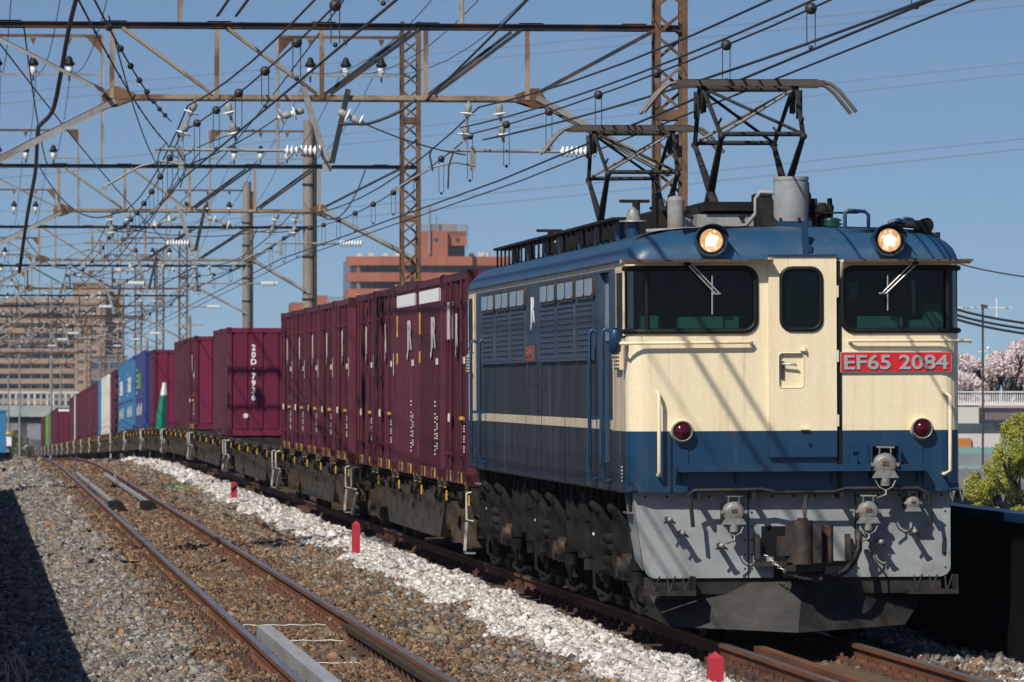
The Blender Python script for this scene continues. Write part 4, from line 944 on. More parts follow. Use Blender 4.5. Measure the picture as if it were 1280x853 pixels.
# jumper sockets
def jumper(px, py, rr, yy=-.12, box=True, tail=True):
    x, z = L(px, py); B = MB()
    B.box(x-rr*1.0, x+rr*1.0, yy+.05, 0 if yy < -.15 else .13, z-rr*.7, z+rr*.8, 1)
    B.lathe((x, yy+.05, z), (0, -1, -.15), [(0, rr*1.05), (.05, rr*1.05), (.055, rr*.92), (.075, rr*.9), (.08, rr*.8), (.078, 0)], 20, 0)
    B.box(x-.3*rr, x+.3*rr, yy-.035, yy-.03, z-.05*rr, z+.3*rr, 2)
    B.box(x-rr*1.25, x+rr*1.25, yy-.01, yy+.03, z-rr*.15, z+rr*.15, 0)
    B.prism([(x-rr*.8, z-rr*.6), (x+rr*.8, z-rr*.6), (x+rr*1.15, z-rr*1.2), (x-rr*1.15, z-rr*1.2)], yy-.03, yy+.03, 'y', 0)
    for s in (-1, 1): B.tube([(x+s*rr*.5, yy+.02, z+rr*.5), (x+s*rr*.5, yy-.01, z+rr*1.5)], .009, 5, 0)
    B.tube([(x-rr*.8, yy, z+rr*1.55), (x+rr*.8, yy, z+rr*1.5)], .009, 5, 0)
    if tail:
        B.cyl((x, yy, z-rr*1.2), (x, yy, z-rr*1.9), rr*.42, 12, 0)
        B.tube([(x-rr*1.0, yy, z-rr*1.2), (x-rr*.6, yy-.02, z-rr*2.0), (x, yy-.03, z-rr*2.35), (x+rr*.6, yy-.02, z-rr*2.0), (x+rr*1.0, yy, z-rr*1.2)], .007, 5, 0)
        B.tube([(x, yy-.03, z-rr*2.2), (x, yy-.03, z-rr*2.7), (x-rr*.8, yy-.05, z-rr*3.0)], .010, 5, 0)
    return lp(B, 'jumper_socket', ['alu', 'black2', 'rust'])
jumper(1098, 582, .095, -.17); jumper(912, 641, .088, -.08); jumper(1079, 641, .085, -.08); jumper(1135, 631, .060, -.06, tail=False)
# box hood over the upper right socket
B = MB(); x, z = L(1099, 575); 
B.box(x-.12, x+.12, -.01, .002, z-.16, z+.10, 1); B.box(x-.125, x-.113, -.16, 0, z-.10, z+.115, 0); B.box(x+.113, x+.125, -.16, 0, z-.10, z+.115, 0); B.box(x-.125, x+.125, -.10, 0, z+.108, z+.12, 0); lp(B, 'socket_hood', ['blue', 'rubber'])
# pipes, cocks, hoses
B = MB(); xl, zl = L(858, 618)
B.tube([(xl+.02, -.1, zl-.28), (xl+.0, -.1, zl-.06), (xl-.02, -.1, zl-.01), (xl+.03, -.11, zl+.03), (L(935, 0)[0], -.11, zl+.035), (L(945, 0)[0], -.11, zl+.04), (L(965, 0)[0], -.11, zl+.01), (L(1035, 0)[0], -.11, zl+.01), (L(1050, 0)[0], -.11, zl+.04), (L(1140, 0)[0], -.11, zl+.04), (L(1152, 0)[0], -.11, zl+.0), (L(1156, 0)[0], -.10, zl-.16), (L(1156, 0)[0], -.09, zl-.28)], .017, 8)
for px in (868, 936, 1045, 1148): x = L(px, 0)[0]; B.box(x-.012, x+.012, -.12, .13, zl-.05, zl+.01)
lp(B, 'air_pipe', 'black2')
for (px, py) in ((849, 667), (833, 650), (897, 683), (1095, 680), (1137, 667)):
    x, z = L(px, py); B = MB(); B.cyl((x, .13, z), (x, -.07, z), .022, 10, 0); B.lathe((x, -.05, z), (0, -1, 0), [(0, .022), (.03, .024), (.035, .015), (.04, 0)], 10, 1); B.tube([(x, -.03, z), (x-.045, -.05, z-.03)], .010, 6, 0); B.tube([(x, -.05, z), (x+.05, -.05, z-.035)], .010, 6, 0); lp(B, 'air_cock', ['iron', 'alu'])
B = MB(); pts = [L(1066, 674), L(1065, 688), L(1058, 702), L(1046, 715), L(1032, 722), L(1016, 724)]
B.tube([(x, -.10-.05*i*(1 if i < 4 else .7), z) for i, (x, z) in enumerate(pts)], .030, 10); x, z = pts[0]; B.tube([(x, -.02, z+.05), (x, -.10, z+.03), (x, -.11, z-.03)], [.025, .035, .035], 10, 1); B.tube([(x+.03, -.1, z+.03), (x+.10, -.12, z-.05), (x+.11, -.12, z-.18)], .009, 6, 0); x, z = pts[-1]; B.tube([(x, -.3, z), (x-.07, -.3, z-.005)], .035, 10, 1)
lp(B, 'brake_hose', ['rubber', 'iron'])
B = MB(); a = L(950, 695); b_ = L(1003, 724)
for i in range(18):
    t_ = i/17; x = a[0]+(b_[0]-a[0])*t_; z = a[1]+(b_[1]-a[1])*t_-.05*math.sin(math.pi*t_); 
    if i % 2: B.tube([(x-.016, -.16-.1*t_, z), (x+.016, -.16-.1*t_, z+.004), (x+.016, -.16-.1*t_, z-.014), (x-.016, -.16-.1*t_, z-.014)], .004, 5)
    else: B.tube([(x-.016, -.15-.1*t_, z), (x+.016, -.17-.1*t_, z-.008)], .006, 5)
lp(B, 'chain', 'metal')
B = MB(); x, z = L(818, 600)[0], 1.6
lp(B, 'chain', 'metal') if False else None
# bolt heads on the skirt and door sill
B = MB()
for k in range(15):
    x = -1.24+k*.178; B.lathe((x, .13, 1.255), (0, -1, 0), [(0, .010), (.008, .010), (.010, 0)], 8)
for k in range(5):
    for x in (-.41, -.35, 1.28, .495, .545): B.lathe((x, .13, .64+k*.12), (0, -1, 0), [(0, .008), (.007, .008), (.009, 0)], 8)
ob_ = lp(B, 'bolt_row', 'black2'); ob_['kind'] = 'stuff'
# snow plough
zt, zb = .50, .125
tl = (-1.32, .15); 
B = MB(); top = [(-1.24, .45, zt), (.06, .02, zt+.03), (1.22, .45, zt)]; bot = [(-1.03, .22, zb+.02), (-.02, -.25, zb-.02), (.95, .22, zb+.02)]
B.add([top[0], top[1], bot[1], bot[0]], [(0, 1, 2, 3)], 0); B.add([top[1], top[2], bot[2], bot[1]], [(0, 1, 2, 3)], 0)
B.add([(-1.24, .45, zt), (-1.03, .22, zb+.02), (-1.2, 1.0, zb+.12), (-1.3, 1.0, zt)], [(0, 1, 2, 3)], 0); B.add([(1.22, .45, zt), (.95, .22, zb+.02), (1.15, 1.0, zb+.12), (1.3, 1.0, zt)], [(0, 1, 2, 3)], 0)
B.add([(-1.24, .45, zt), (.06, .02, zt+.03), (1.22, .45, zt), (1.2, .9, zt), (-1.2, .9, zt)], [(0, 1, 2, 3, 4)], 0)
lp(B, 'snow_plough', 'black2')
B = MB(); B.box(-1.25, 1.25, .16, .19, .42, .57); lp(B, 'buffer_beam', 'black2')
for s in (-1, 1):
    x0 = -1.27 if s < 0 else .93; B = MB(); B.box(x0, x0+.42, -.12, .12, .42, .455, 0)
    for k in range(3): B.prism([(.0, .58), (-.10, .455), (0, .455)], x0+.06+k*.13, x0+.068+k*.13, 'x', 0); B.tube([(x0+.07+k*.13, -.10, .455), (x0+.13+k*.13, .0, .58)], .008, 5)
    B.box(x0+.40, x0+.42, -.1, .1, .455, .58, 0); lp(B, 'foot_step', 'black2')

M['louvre_blue'] = mat('louvre_blue', (.035, .055, .095), (.06, .075, .105), .4, .7, (5, 5, 3), rough=.6, fine=.1)
# ---- side details (left side, towards the camera)
def sy(px): return SIDE_X*FPX/(px+35)-LF
SIDE_X = 6.92-SIDE
B = MB(); B.box(-SIDE+.05, -SIDE+.07, 1.35, 2.15, 1.52, 3.21, 0)
for y in (1.36, 2.14): B.box(-SIDE, -SIDE+.06, y-.01, y+.01, 1.5, 3.21, 0)
d_ = lp(B, 'side_door', 'blue_side'); B = MB(); B.box(-SIDE+.035, -SIDE+.05, 1.52, 1.98, 2.6, 3.1, 0); lp(B, 'window_pane', 'frost', d_)
for y in (1.25, 2.28, LLEN-2.28, LLEN-1.25):
    B = MB(); z0, z1 = 1.37, 2.70; x = -SIDE-.07
    B.tube([(-SIDE, y, z1-.02), (x+.02, y, z1), (x, y, z1-.03), (x, y, z0+.03), (x+.02, y, z0), (-SIDE, y, z0+.01)], .017, 8, 0)
    B.box(-SIDE-.06, -SIDE, y-.01, y+.01, 1.9, 1.93, 0); lp(B, 'grab_rail', 'blue')
for (ya, yb) in ((.22, .78), (LLEN-.85, LLEN-.3)):
    B = MB(); B.box(-SIDE-.012, -SIDE-.001, ya, yb, 2.58, 3.20, 0); B.box(-SIDE-.018, -SIDE-.012, ya+.04, yb-.04, 2.61, 3.17, 1)
    B.box(-SIDE-.04, -SIDE-.036, (ya+yb)/2-.01, (ya+yb)/2+.01, 2.62, 3.16, 0)
    w_ = lp(B, 'cab_side_window', ['cream_side', 'rubber'])
    B = MB(); B.box(-SIDE-.03, -SIDE-.001, ya+.1, yb-.05, 2.34, 2.56, 0)
    for k in range(6): B.box(-SIDE-.05, -SIDE-.02, ya+.12, yb-.07, 2.36+k*.032, 2.373+k*.032, 0)
    lp(B, 'vent_grille', 'cream_side')
B = MB(); B.lathe((-SIDE-.10, .05, 2.48), (0, -.3, 1), [(0, .03), (.02, .05), (.2, .05), (.22, .02)], 12); B.bar((-SIDE-.1, .05, 2.6), (-SIDE, .2, 2.62), .02, .02); lp(B, 'side_mirror', 'blue')
for (pa, pb) in ((720.6, 742.4), (697, 717.5), (675, 694), (637, 655.6), (619, 635.5), (601.5, 617)):
    yb, ya = sy(pa), sy(pb)
    B = MB()
    z0, z1 = 2.985, 3.195; pr = [(y, z) for y, z in rrect(ya, yb, z0, z1, .04, 3)]
    B.prism(pr, -SIDE-.02, -SIDE-.001, 'x', 0); f_ = lp(B, 'side_window', 'iron')
    for k in (0, 1):
        w_ = (yb-ya)/2; a = ya+w_*k+.08; b_ = a+w_-.16; B = MB(); B.prism(rrect(a, b_, z0+.03, z1-.03, .025, 3), -SIDE-.028, -SIDE-.021, 'x', 0); lp(B, 'pane', 'frost', f_)
    # louvre
    z0, z1 = 2.445, 2.945; B = MB(); B.box(-SIDE-.012, -SIDE-.001, ya, yb, z0, z1, 1)
    for z_ in (z0, z1): B.box(-SIDE-.022, -SIDE-.001, ya, yb, z_-.012, z_+.012, 0)
    for r_ in range(9):
        zz = z0+.02+r_*.053
        for k in range(8):
            y = ya+.04+(yb-ya-.06)*k/8; B.prism([(-SIDE-.012, zz+.036), (-SIDE-.013, zz+.036), (-SIDE-.020, zz), (-SIDE-.012, zz)], y, y+.085, 'y', 0)
    for y_ in (ya, yb): B.box(-SIDE-.022, -SIDE-.001, y_-.03, y_+.03, z0-.012, z1+.012, 2)
    lp(B, 'louvre', ['louvre_blue', 'rubber', 'blue_side'])
ya, yb = sy(669), sy(656)
B = MB(); B.box(-SIDE-.022, -SIDE-.001, ya+.1, yb-.1, 2.45, 2.60, 0); B.box(-SIDE-.018, -SIDE-.001, ya+.08, yb-.08, 2.435, 2.615, 1); sp_ = lp(B, 'side_plate', ['plate_dull', 'iron'])
text('EF65 2084', .11, 'plate_number', 'plate_dull', sp_, sideT(-SIDE-.024, yb-.14, 2.49), ext=.004)
tj = text('JR', .34, 'emblem_lettering', 'white', loco, sideT(-SIDE-.003, sy(661)-.04, 2.84), ext=.002, off=.010, sx=1.15)
# thin panel seams on the side
B = MB()
for y in (5.0, 7.15, 8.65, 12.0): B.box(-SIDE-.004, -SIDE-.001, y-.002, y+.002, 1.30, 2.42)
B.box(-SIDE-.004, -SIDE-.001, 7.4, 7.9, 2.2, 2.205); B.box(-SIDE-.012, -SIDE-.001, 0.16, LLEN-.2, 1.288, 1.30)
lp(B, 'panel_seam', 'black')
text('EF65 2084', .05, 'small_lettering', 'white', loco, Matrix.Translation((-SIDE-.003, .42, 1.36)) @ Matrix(((0, 0, -1, 0), (0, 1, 0, 0), (1, 0, 0, 0), (0, 0, 0, 1))).to_4x4(), ext=.001) if False else None
B = MB(); 
for k in range(5): B.box(-SIDE-.004, -SIDE-.001, .40, .47, 1.38+k*.03, 1.395+k*.03)
lp(B, 'small_lettering', 'white')
# gutter along the eave
B = MB(); B.box(-SIDE-.025, -SIDE, .2, LLEN-.2, 3.268, 3.28); lp(B, 'gutter', 'blue_side')

# ---- underframe
def bogie(yc):
    B = MB(); z = .56
    for s in (-1, 1):
        x = s*1.02; x0, x1 = (x-.06, x+.06)
        B.prism([(yc-1.95, .62), (yc-1.85, .82), (yc-.75, .84), (yc-.5, .66), (yc+.5, .66), (yc+.75, .84), (yc+1.85, .82), (yc+1.95, .62), (yc+.85, .60), (yc+.6, .46), (yc-.6, .46), (yc-.85, .60)], x0, x1, 'x')
    f = lp(B, 'bogie_frame', 'black')
    B = MB()
    for dy in (-1.2, 1.2):
        for s in (-1, 1):
            pass
    for dy in (-1.2, 1.2):
        B = MB()
        for s in (-1, 1):
            B.lathe((s*.49, yc+dy, z), (s, 0, 0), [(0, .60), (.03, .60), (.03, .56), (.14, .56), (.14, .48), (.10, .46), (.10, .2), (.16, .18), (.16, 0)], 32, 0)
        B.cyl((-.55, yc+dy, z), (.55, yc+dy, z), .09, 12, 0); lp(B, 'wheelset', ['black', 'rail_top'], f)
        for s in (-1, 1):
            x = s*1.02; B = MB()
            B.box(x-.12, x+.15*s if s > 0 else x+.12, yc+dy-.2, yc+dy+.2, z-.2, z+.2) if s > 0 else B.box(x-.17, x+.12, yc+dy-.2, yc+dy+.2, z-.2, z+.2)
            B.lathe((x+s*.14, yc+dy, z), (s, 0, 0), [(0, .16), (.07, .15), (.09, .10), (.10, 0)], 18)
            # springs beside box
            for e in (-1, 1):
                B.box(x-.05, x+.05, yc+dy+e*.30-.04, yc+dy+e*.30+.04, z-.2, z+.30)
            B.prism([(yc+dy-.32, z-.27), (yc+dy+.32, z-.27), (yc+dy+.24, z-.36), (yc+dy-.24, z-.36)], x-.06, x+.1*s+.05 if s > 0 else x+.05, 'x')
            lp(B, 'axle_box', 'black', f)
    # centre bolster spring stack, dampers, brake cylinders, sand pipes
    for s in (-1,):
        x = s*1.16
        B = MB()
        for k in range(3): B.lathe((x, yc, .60+k*.10), (0, 0, 1), [(0, .17), (.03, .20), (.07, .20), (.095, .17)], 18)
        B.box(x-.12, x+.12, yc-.28, yc+.28, .90, 1.0); B.box(x-.1, x+.12, yc-.32, yc+.32, .50, .58); B.box(x-.06, x+.1, yc-.22, yc+.22, 1.0, 1.25)
        lp(B, 'bolster_spring', 'black', f)
        for e in (-1, 1):
            B = MB(); y = yc+e*.72
            B.prism([(y-.26, .55), (y-.22, 1.10), (y-.14, 1.14), (y+.22, 1.10), (y+.26, .62), (y+.1, .5)], x-.16, x+.05, 'x')
            B.tube([(x-.18, y-.2, 1.10), (x-.18, y+.2, 1.13)], .035, 8)
            B.box(x-.17, x-.155, y-.2, y-.17, .6, 1.05); B.box(x-.17, x-.155, y+.02, y+.05, .6, 1.05)
            lp(B, 'sand_box', 'black', f)
            B = MB(); y = yc+e*1.62
            B.box(x-.10, x+.1, y-.17, y+.17, .55, 1.12); B.tube([(x-.10, y-.1, .6), (x-.10, y-.1, .35), (x+.1, y+e*-.2, .20), (x+.35, y+e*-.3, .16)], .018, 6)
            B.cyl((x-.10, y+.26*e, .50), (x-.10, y+.26*e, 1.15), .055, 12); B.cyl((x-.10, y+.26*e, .62), (x-.10, y+.26*e, .72), .07, 12); B.cyl((x-.10, y+.26*e, .95), (x-.10, y+.26*e, 1.02), .07, 12)
            B.box(x-.115, x-.1, y-.12, y-.08, .83, .855, 1); lp(B, 'brake_gear', ['black', 'white'], f)
    for e in (-1, 1): B = MB(); B.tube([(-1.18, yc+e*1.9, .30), (-1.2, yc+e*1.5, .24), (-1.2, yc+e*.9, .27), (-1.18, yc+e*.7, .34)], .02, 8); lp(B, 'brake_rod', 'black', f)
    B = MB()
    B.cyl((-1.30, yc-.95, .62), (-1.0, yc-.95, .62), .12, 16, 1); B.cyl((-1.34, yc-.95, .62), (-1.30, yc-.95, .62), .09, 16, 1)
    B.tube([(-1.28, yc-.55, .7), (-1.3, yc-.8, 1.15)], .022, 6)
    lp(B, 'brake_cylinder', ['black', 'iron'], f)
    return f
for y in (2.35, 7.65, 12.95): bogie(y)
B = MB(); B.box(-1.1, 1.1, .2, LLEN-.1, .95, 1.29); B.box(-.8, .8, .6, LLEN-.5, .35, .95)
for k in range(26):
    y = .8+k*.55; B.prism([(y-.05, 1.29), (y+.05, 1.29), (y+.02, 1.12)], -1.32, -1.1, 'x'); 
for k, (y, w_) in enumerate(((4.6, .5), (5.4, .3), (10.0, .5), (10.7, .35), (.80, .35))):
    B.box(-1.3, -1.0, y-w_/2, y+w_/2, .60+.05*k, 1.22)
for y in (4.2, 5.05, 9.6, 11.3): B.tube([(-1.1, y-1.0, 1.2), (-1.12, y-.3, 1.14), (-1.12, y+.5, 1.12)], .02, 8)
lp(B, 'underframe', 'black')
for y in (.38, 14.5): B = MB(); B.prism([(y-.22, 1.29), (y+.22, 1.29), (y-.1, 1.12)], -1.36, -1.2, 'x'); B.box(-1.38, -1.34, y-.18, y+.18, 1.11, 1.125, 1); lp(B, 'step_bracket', ['black2', 'alu'])

# ---- roof equipment
RT = 3.59
B = MB(); x = .14; B.tube([(x, 1.15, RT+.04), (x, 1.15, RT+.42)], .148, 28, 0); B.tube([(x, 1.15, RT+.40), (x, 1.15, RT+.43)], .153, 28, 0, caps=True); B.box(x-.13, x+.16, 1.0, 1.3, RT-.04, RT+.04, 1)
for a in range(8): B.cyl((x+.165*math.cos(a), 1.15+.165*math.sin(a), RT+.04), (x+.165*math.cos(a), 1.15+.165*math.sin(a), RT+.07), .012, 6, 2)
lp(B, 'roof_canister', ['grey', 'blue', 'black'])
B = MB(); x = -.68; B.tube([(x, 2.5, RT-.0), (x, 2.5, RT+.27)], .075, 16, 0); B.lathe((x, 2.5, RT+.27), (0, 0, 1), [(0, .075), (.03, .06), (.045, 0)], 16, 0); B.box(x-.15, x+.15, 2.3, 2.7, RT-.03, RT+.01, 1); B.tube([(x-.17, 2.6, RT), (x-.17, 2.6, RT+.34)], .03, 10, 2); lp(B, 'lightning_arrester', ['galv', 'rust', 'rubber'])
B = MB(); B.box(-.52, .0, 2.3, 3.6, RT-.02, RT+.14, 0); B.box(-.46, -.02, 2.25, 3.6, RT+.17, RT+.25, 1); B.prism([(1.0, RT), (1.6, RT), (1.6, RT+.3), (1.4, RT+.25)], -.12, .02, 'x', 1)
B.tube([(-1.05, 1.6, RT-.03), (-.3, 1.5, RT+.0), (-.2, 1.45, RT+.02), (-.12, 1.45, RT+.12), (-.12, 1.45, RT+.25), (-.08, 1.45, RT+.31), (.05, 1.4, RT+.3)], .02, 8, 2)
B.box(.0, .1, 2.0, 2.6, RT, RT+.32, 1)
lp(B, 'switch_gear', ['galv', 'black', 'galv'])
B = MB(); B.box(.3, .78, 1.5, 1.56, RT+.12, RT+.135, 0)
for (x, y, h, r_) in ((.34, 1.6, .40, .035), (.42, 1.7, .26, .04), (.48, 1.62, .22, .05), (.55, 1.65, .26, .03)): B.lathe((x, y, RT), (0, 0, 1), [(0, r_*.8), (h*.5, r_), (h*.7, r_*1.3), (h*.8, r_*.8), (h, r_*.7), (h, 0)], 10, 0)
lp(B, 'switch_gear', ['black'])
B = MB(); B.lathe((.52, 1.4, RT-.03), (0, 0, 1), [(0, .06), (.02, .11), (.035, .07), (.055, .11), (.07, .07), (.09, .10), (.11, .05)], 16); lp(B, 'insulator', mat('green_porcelain', (.006, .05, .032), rough=.3, fine=0))
B = MB()
for (x0, x1, h) in ((.52, .72, .10), (1.0, 1.12, .03)): 
    B.tube([(x0, .6, RT-.06), (x0, .6, RT+h), (x0+.03, .6, RT+h+.02), (x1-.03, .6, RT+h+.01), (x1, .6, RT+h-.02), (x1, .6, RT-.1)], .016, 8)
B.tube([(.86, .45, RT-.06), (.88, .45, RT+.01), (.95, .45, RT+.03), (1.06, .45, RT), (1.3, .5, RT-.12)], .02, 8)
lp(B, 'roof_pipe', 'blue')
B = MB(); B.tube([(.92, .5, RT-.0), (1.16, .42, RT-.01)], [.028, .04], 12); B.tube([(1.10, .45, RT-.02), (1.17, .30, RT-.02)], [.04, .068], 16); B.box(1.1, 1.2, .4, .5, RT-.11, RT-.05); B.cyl((1.31, .6, RT-.2), (1.31, .6, RT-.07), .022, 8); lp(B, 'horn', 'black')
B = MB(); B.box(.07, .12, -.0, .06, 3.30, 3.56); B.box(.12, .15, .0, .02, 3.34, 3.40); lp(B, 'lamp_bracket', 'blue')
# monitor boxes along the roof
B = MB(); 
for (y0, y1, h, x0, x1) in ((4.3, 7.2, .24, -.85, .3), (7.3, 10.2, .22, -.85, .3), (10.3, 13.2, .20, -.75, .3)):
    B = MB()
    pr = [(x0, RT-.05), (x0+.03, RT+h*.7), (x0+.2, RT+h), (x1-.2, RT+h), (x1, RT+h*.6), (x1, RT-.05)]; B.prism(pr, y0, y1, 'y', 0)
    for k in range(3): B.box(x0-.02, x0+.05, y0+.3+k*.9, y0+.7+k*.9, RT+.02, RT+h*.6, 0)
    lp(B, 'roof_ventilator', 'black')

B = MB(); B.box(-1.22, -1.0, 2.6, LLEN-1.2, RT+.10, RT+.125, 0)
for k in range(26): y = 2.7+k*.445; B.box(-1.21, -1.19, y-.012, y+.012, RT-.12, RT+.10, 0)
lp(B, 'catwalk', 'black')
B = MB()
for k in range(7): y = 3.0+k*1.6; B = MB(); B.cyl((-1.12, y, RT-.1), (-1.12, y, RT+.10), .045, 10, 0); lp(B, 'catwalk_support', 'blue')
B = MB()
y = 1.95; B.cyl((-1.12, y, RT-.12), (-1.12, y, RT+.06), .06, 12, 0); B.lathe((-1.12, y, RT+.06), (0, 0, 1), [(0, .12), (.015, .12), (.02, .06), (.1, .05), (.14, 0)], 14, 1); lp(B, 'roof_insulator', ['blue', 'alu'])
B = MB()
for (x, y, h) in ((-.9, 3.6, .3), (-.4, 13.5, .22), (-.2, 9.0, .3), (.1, 6.5, .3), (-.75, 12.6, .28)): B.cyl((x, y, RT), (x, y, RT+h), .035, 8); B.bar((x-.15, y, RT+h), (x+.12, y, RT+h), .04, .03)
B.tube([(-.55, 3.9, RT+.22), (-.55, 4.0, RT+.36), (-.5, 4.1, RT+.38), (-.48, 4.3, RT+.22)], .02, 8)
for x in (-.6, -.15, .35): B.tube([(x, 2, RT+.1), (x+.05, 3.5, RT+.2), (x, 5, RT+.28)], .018, 6)
lp(B, 'bus_bar', 'black')

# ---- pantographs
M['pan_head'] = mat('pantograph_head_brown', (.085, .065, .045), (.05, .045, .04), .4, .7, (6, 6, 6), rough=.6)
M['pan_horn'] = mat('pantograph_horn_metal', (.17, .15, .13), (.08, .07, .06), .4, .7, (6, 6, 6), rough=.5, metal=.2)
def pantograph(yc):
    root = empty('pantograph', (0.07, yc, 0)); root.parent = loco
    hz = 4.985; kz = 4.43; bz = 3.76
    def put(B, n, ms): return B.build(n, ms, root)
    B = MB()
    for s in (-1, 1): B.bar((s*.5, -.75, bz), (s*.5, .75, bz), .06, .08); B.bar((-.6, s*.6, bz), (.6, s*.6, bz), .06, .08)
    for sx in (-1, 1):
        for sy_ in (-1, 1): B.lathe((sx*.5, sy_*.7, RT-.03), (0, 0, 1), [(0, .05), (.03, .09), (.05, .05), (.08, .09), (.10, .05), (.13, .08), (.17, .04)], 10, 1)
    put(B, 'base_frame', ['black', 'porc'])
    for e in (-1, 1):
        B = MB()
        for s in (-1, 1): B.tube([(s*.36, e*.92, kz), (s*.33, -e*.33, bz+.04)], [.024, .045], 8, 1 if e < 0 else 0)
        B.tube([(-.36, e*.92, kz+.02), (.36, e*.92, kz+.02)], .022, 8)
        put(B, 'lower_arm', ['black2', 'dark_steel'])
        B = MB()
        for s in (-1, 1): B.tube([(s*.36, e*.92, kz), (s*.42, e*.10, hz-.07)], .021, 8); B.tube([(s*.36, e*.92, kz+.16), (s*.37, e*.70, kz+.1), (s*.36, e*.92, kz-.04)], .012, 6)
        B.tube([(-.36, e*.92, kz+.02), (.40, e*.12, hz-.09)], .015, 8, 1); B.tube([(.36, e*.92, kz+.02), (-.40, e*.12, hz-.09)], .015, 8, 0)
        put(B, 'upper_arm', ['black2', 'galv'])
    for s in (-1, 1):
        for e in (-1, 1):
            B = MB(); B.tube([(s*.40, e*.10, hz-.02), (s*.40, e*.10, hz-.30), (s*.43, e*.16, hz-.3), (s*.43, e*.16, hz-.1)], .014, 6); B.tube([(s*.46, e*.13, hz-.1), (s*.46, e*.13, hz-.35)], .010, 6); B.ball((s*.36, e*.92, kz), .036, 0)
            put(B, 'head_spring', ['black2'])
    B = MB(); B.tube([(-.42, 0, hz-.09), (.42, 0, hz-.09)], .02, 8)
    put(B, 'head_crossbar', ['black2'])
    for e in (-1, 1):
        B = MB(); y = e*.16
        B.box(-.66, .66, y-.045, y+.045, hz-.065, hz-.012, 0); B.box(-.60, .60, y-.03, y+.03, hz-.012, hz-.003, 1)
        for s in (-1, 1):
            B.tube([(s*.64, y, hz-.03), (s*.72, y, hz-.045), (s*.80, y, hz-.11), (s*.95, y, hz-.30)], .018, 8, 2)
        put(B, 'contact_strip', ['pan_head', 'black2', 'pan_horn'])
    return root
pantograph(3.3); pantograph(12.2)

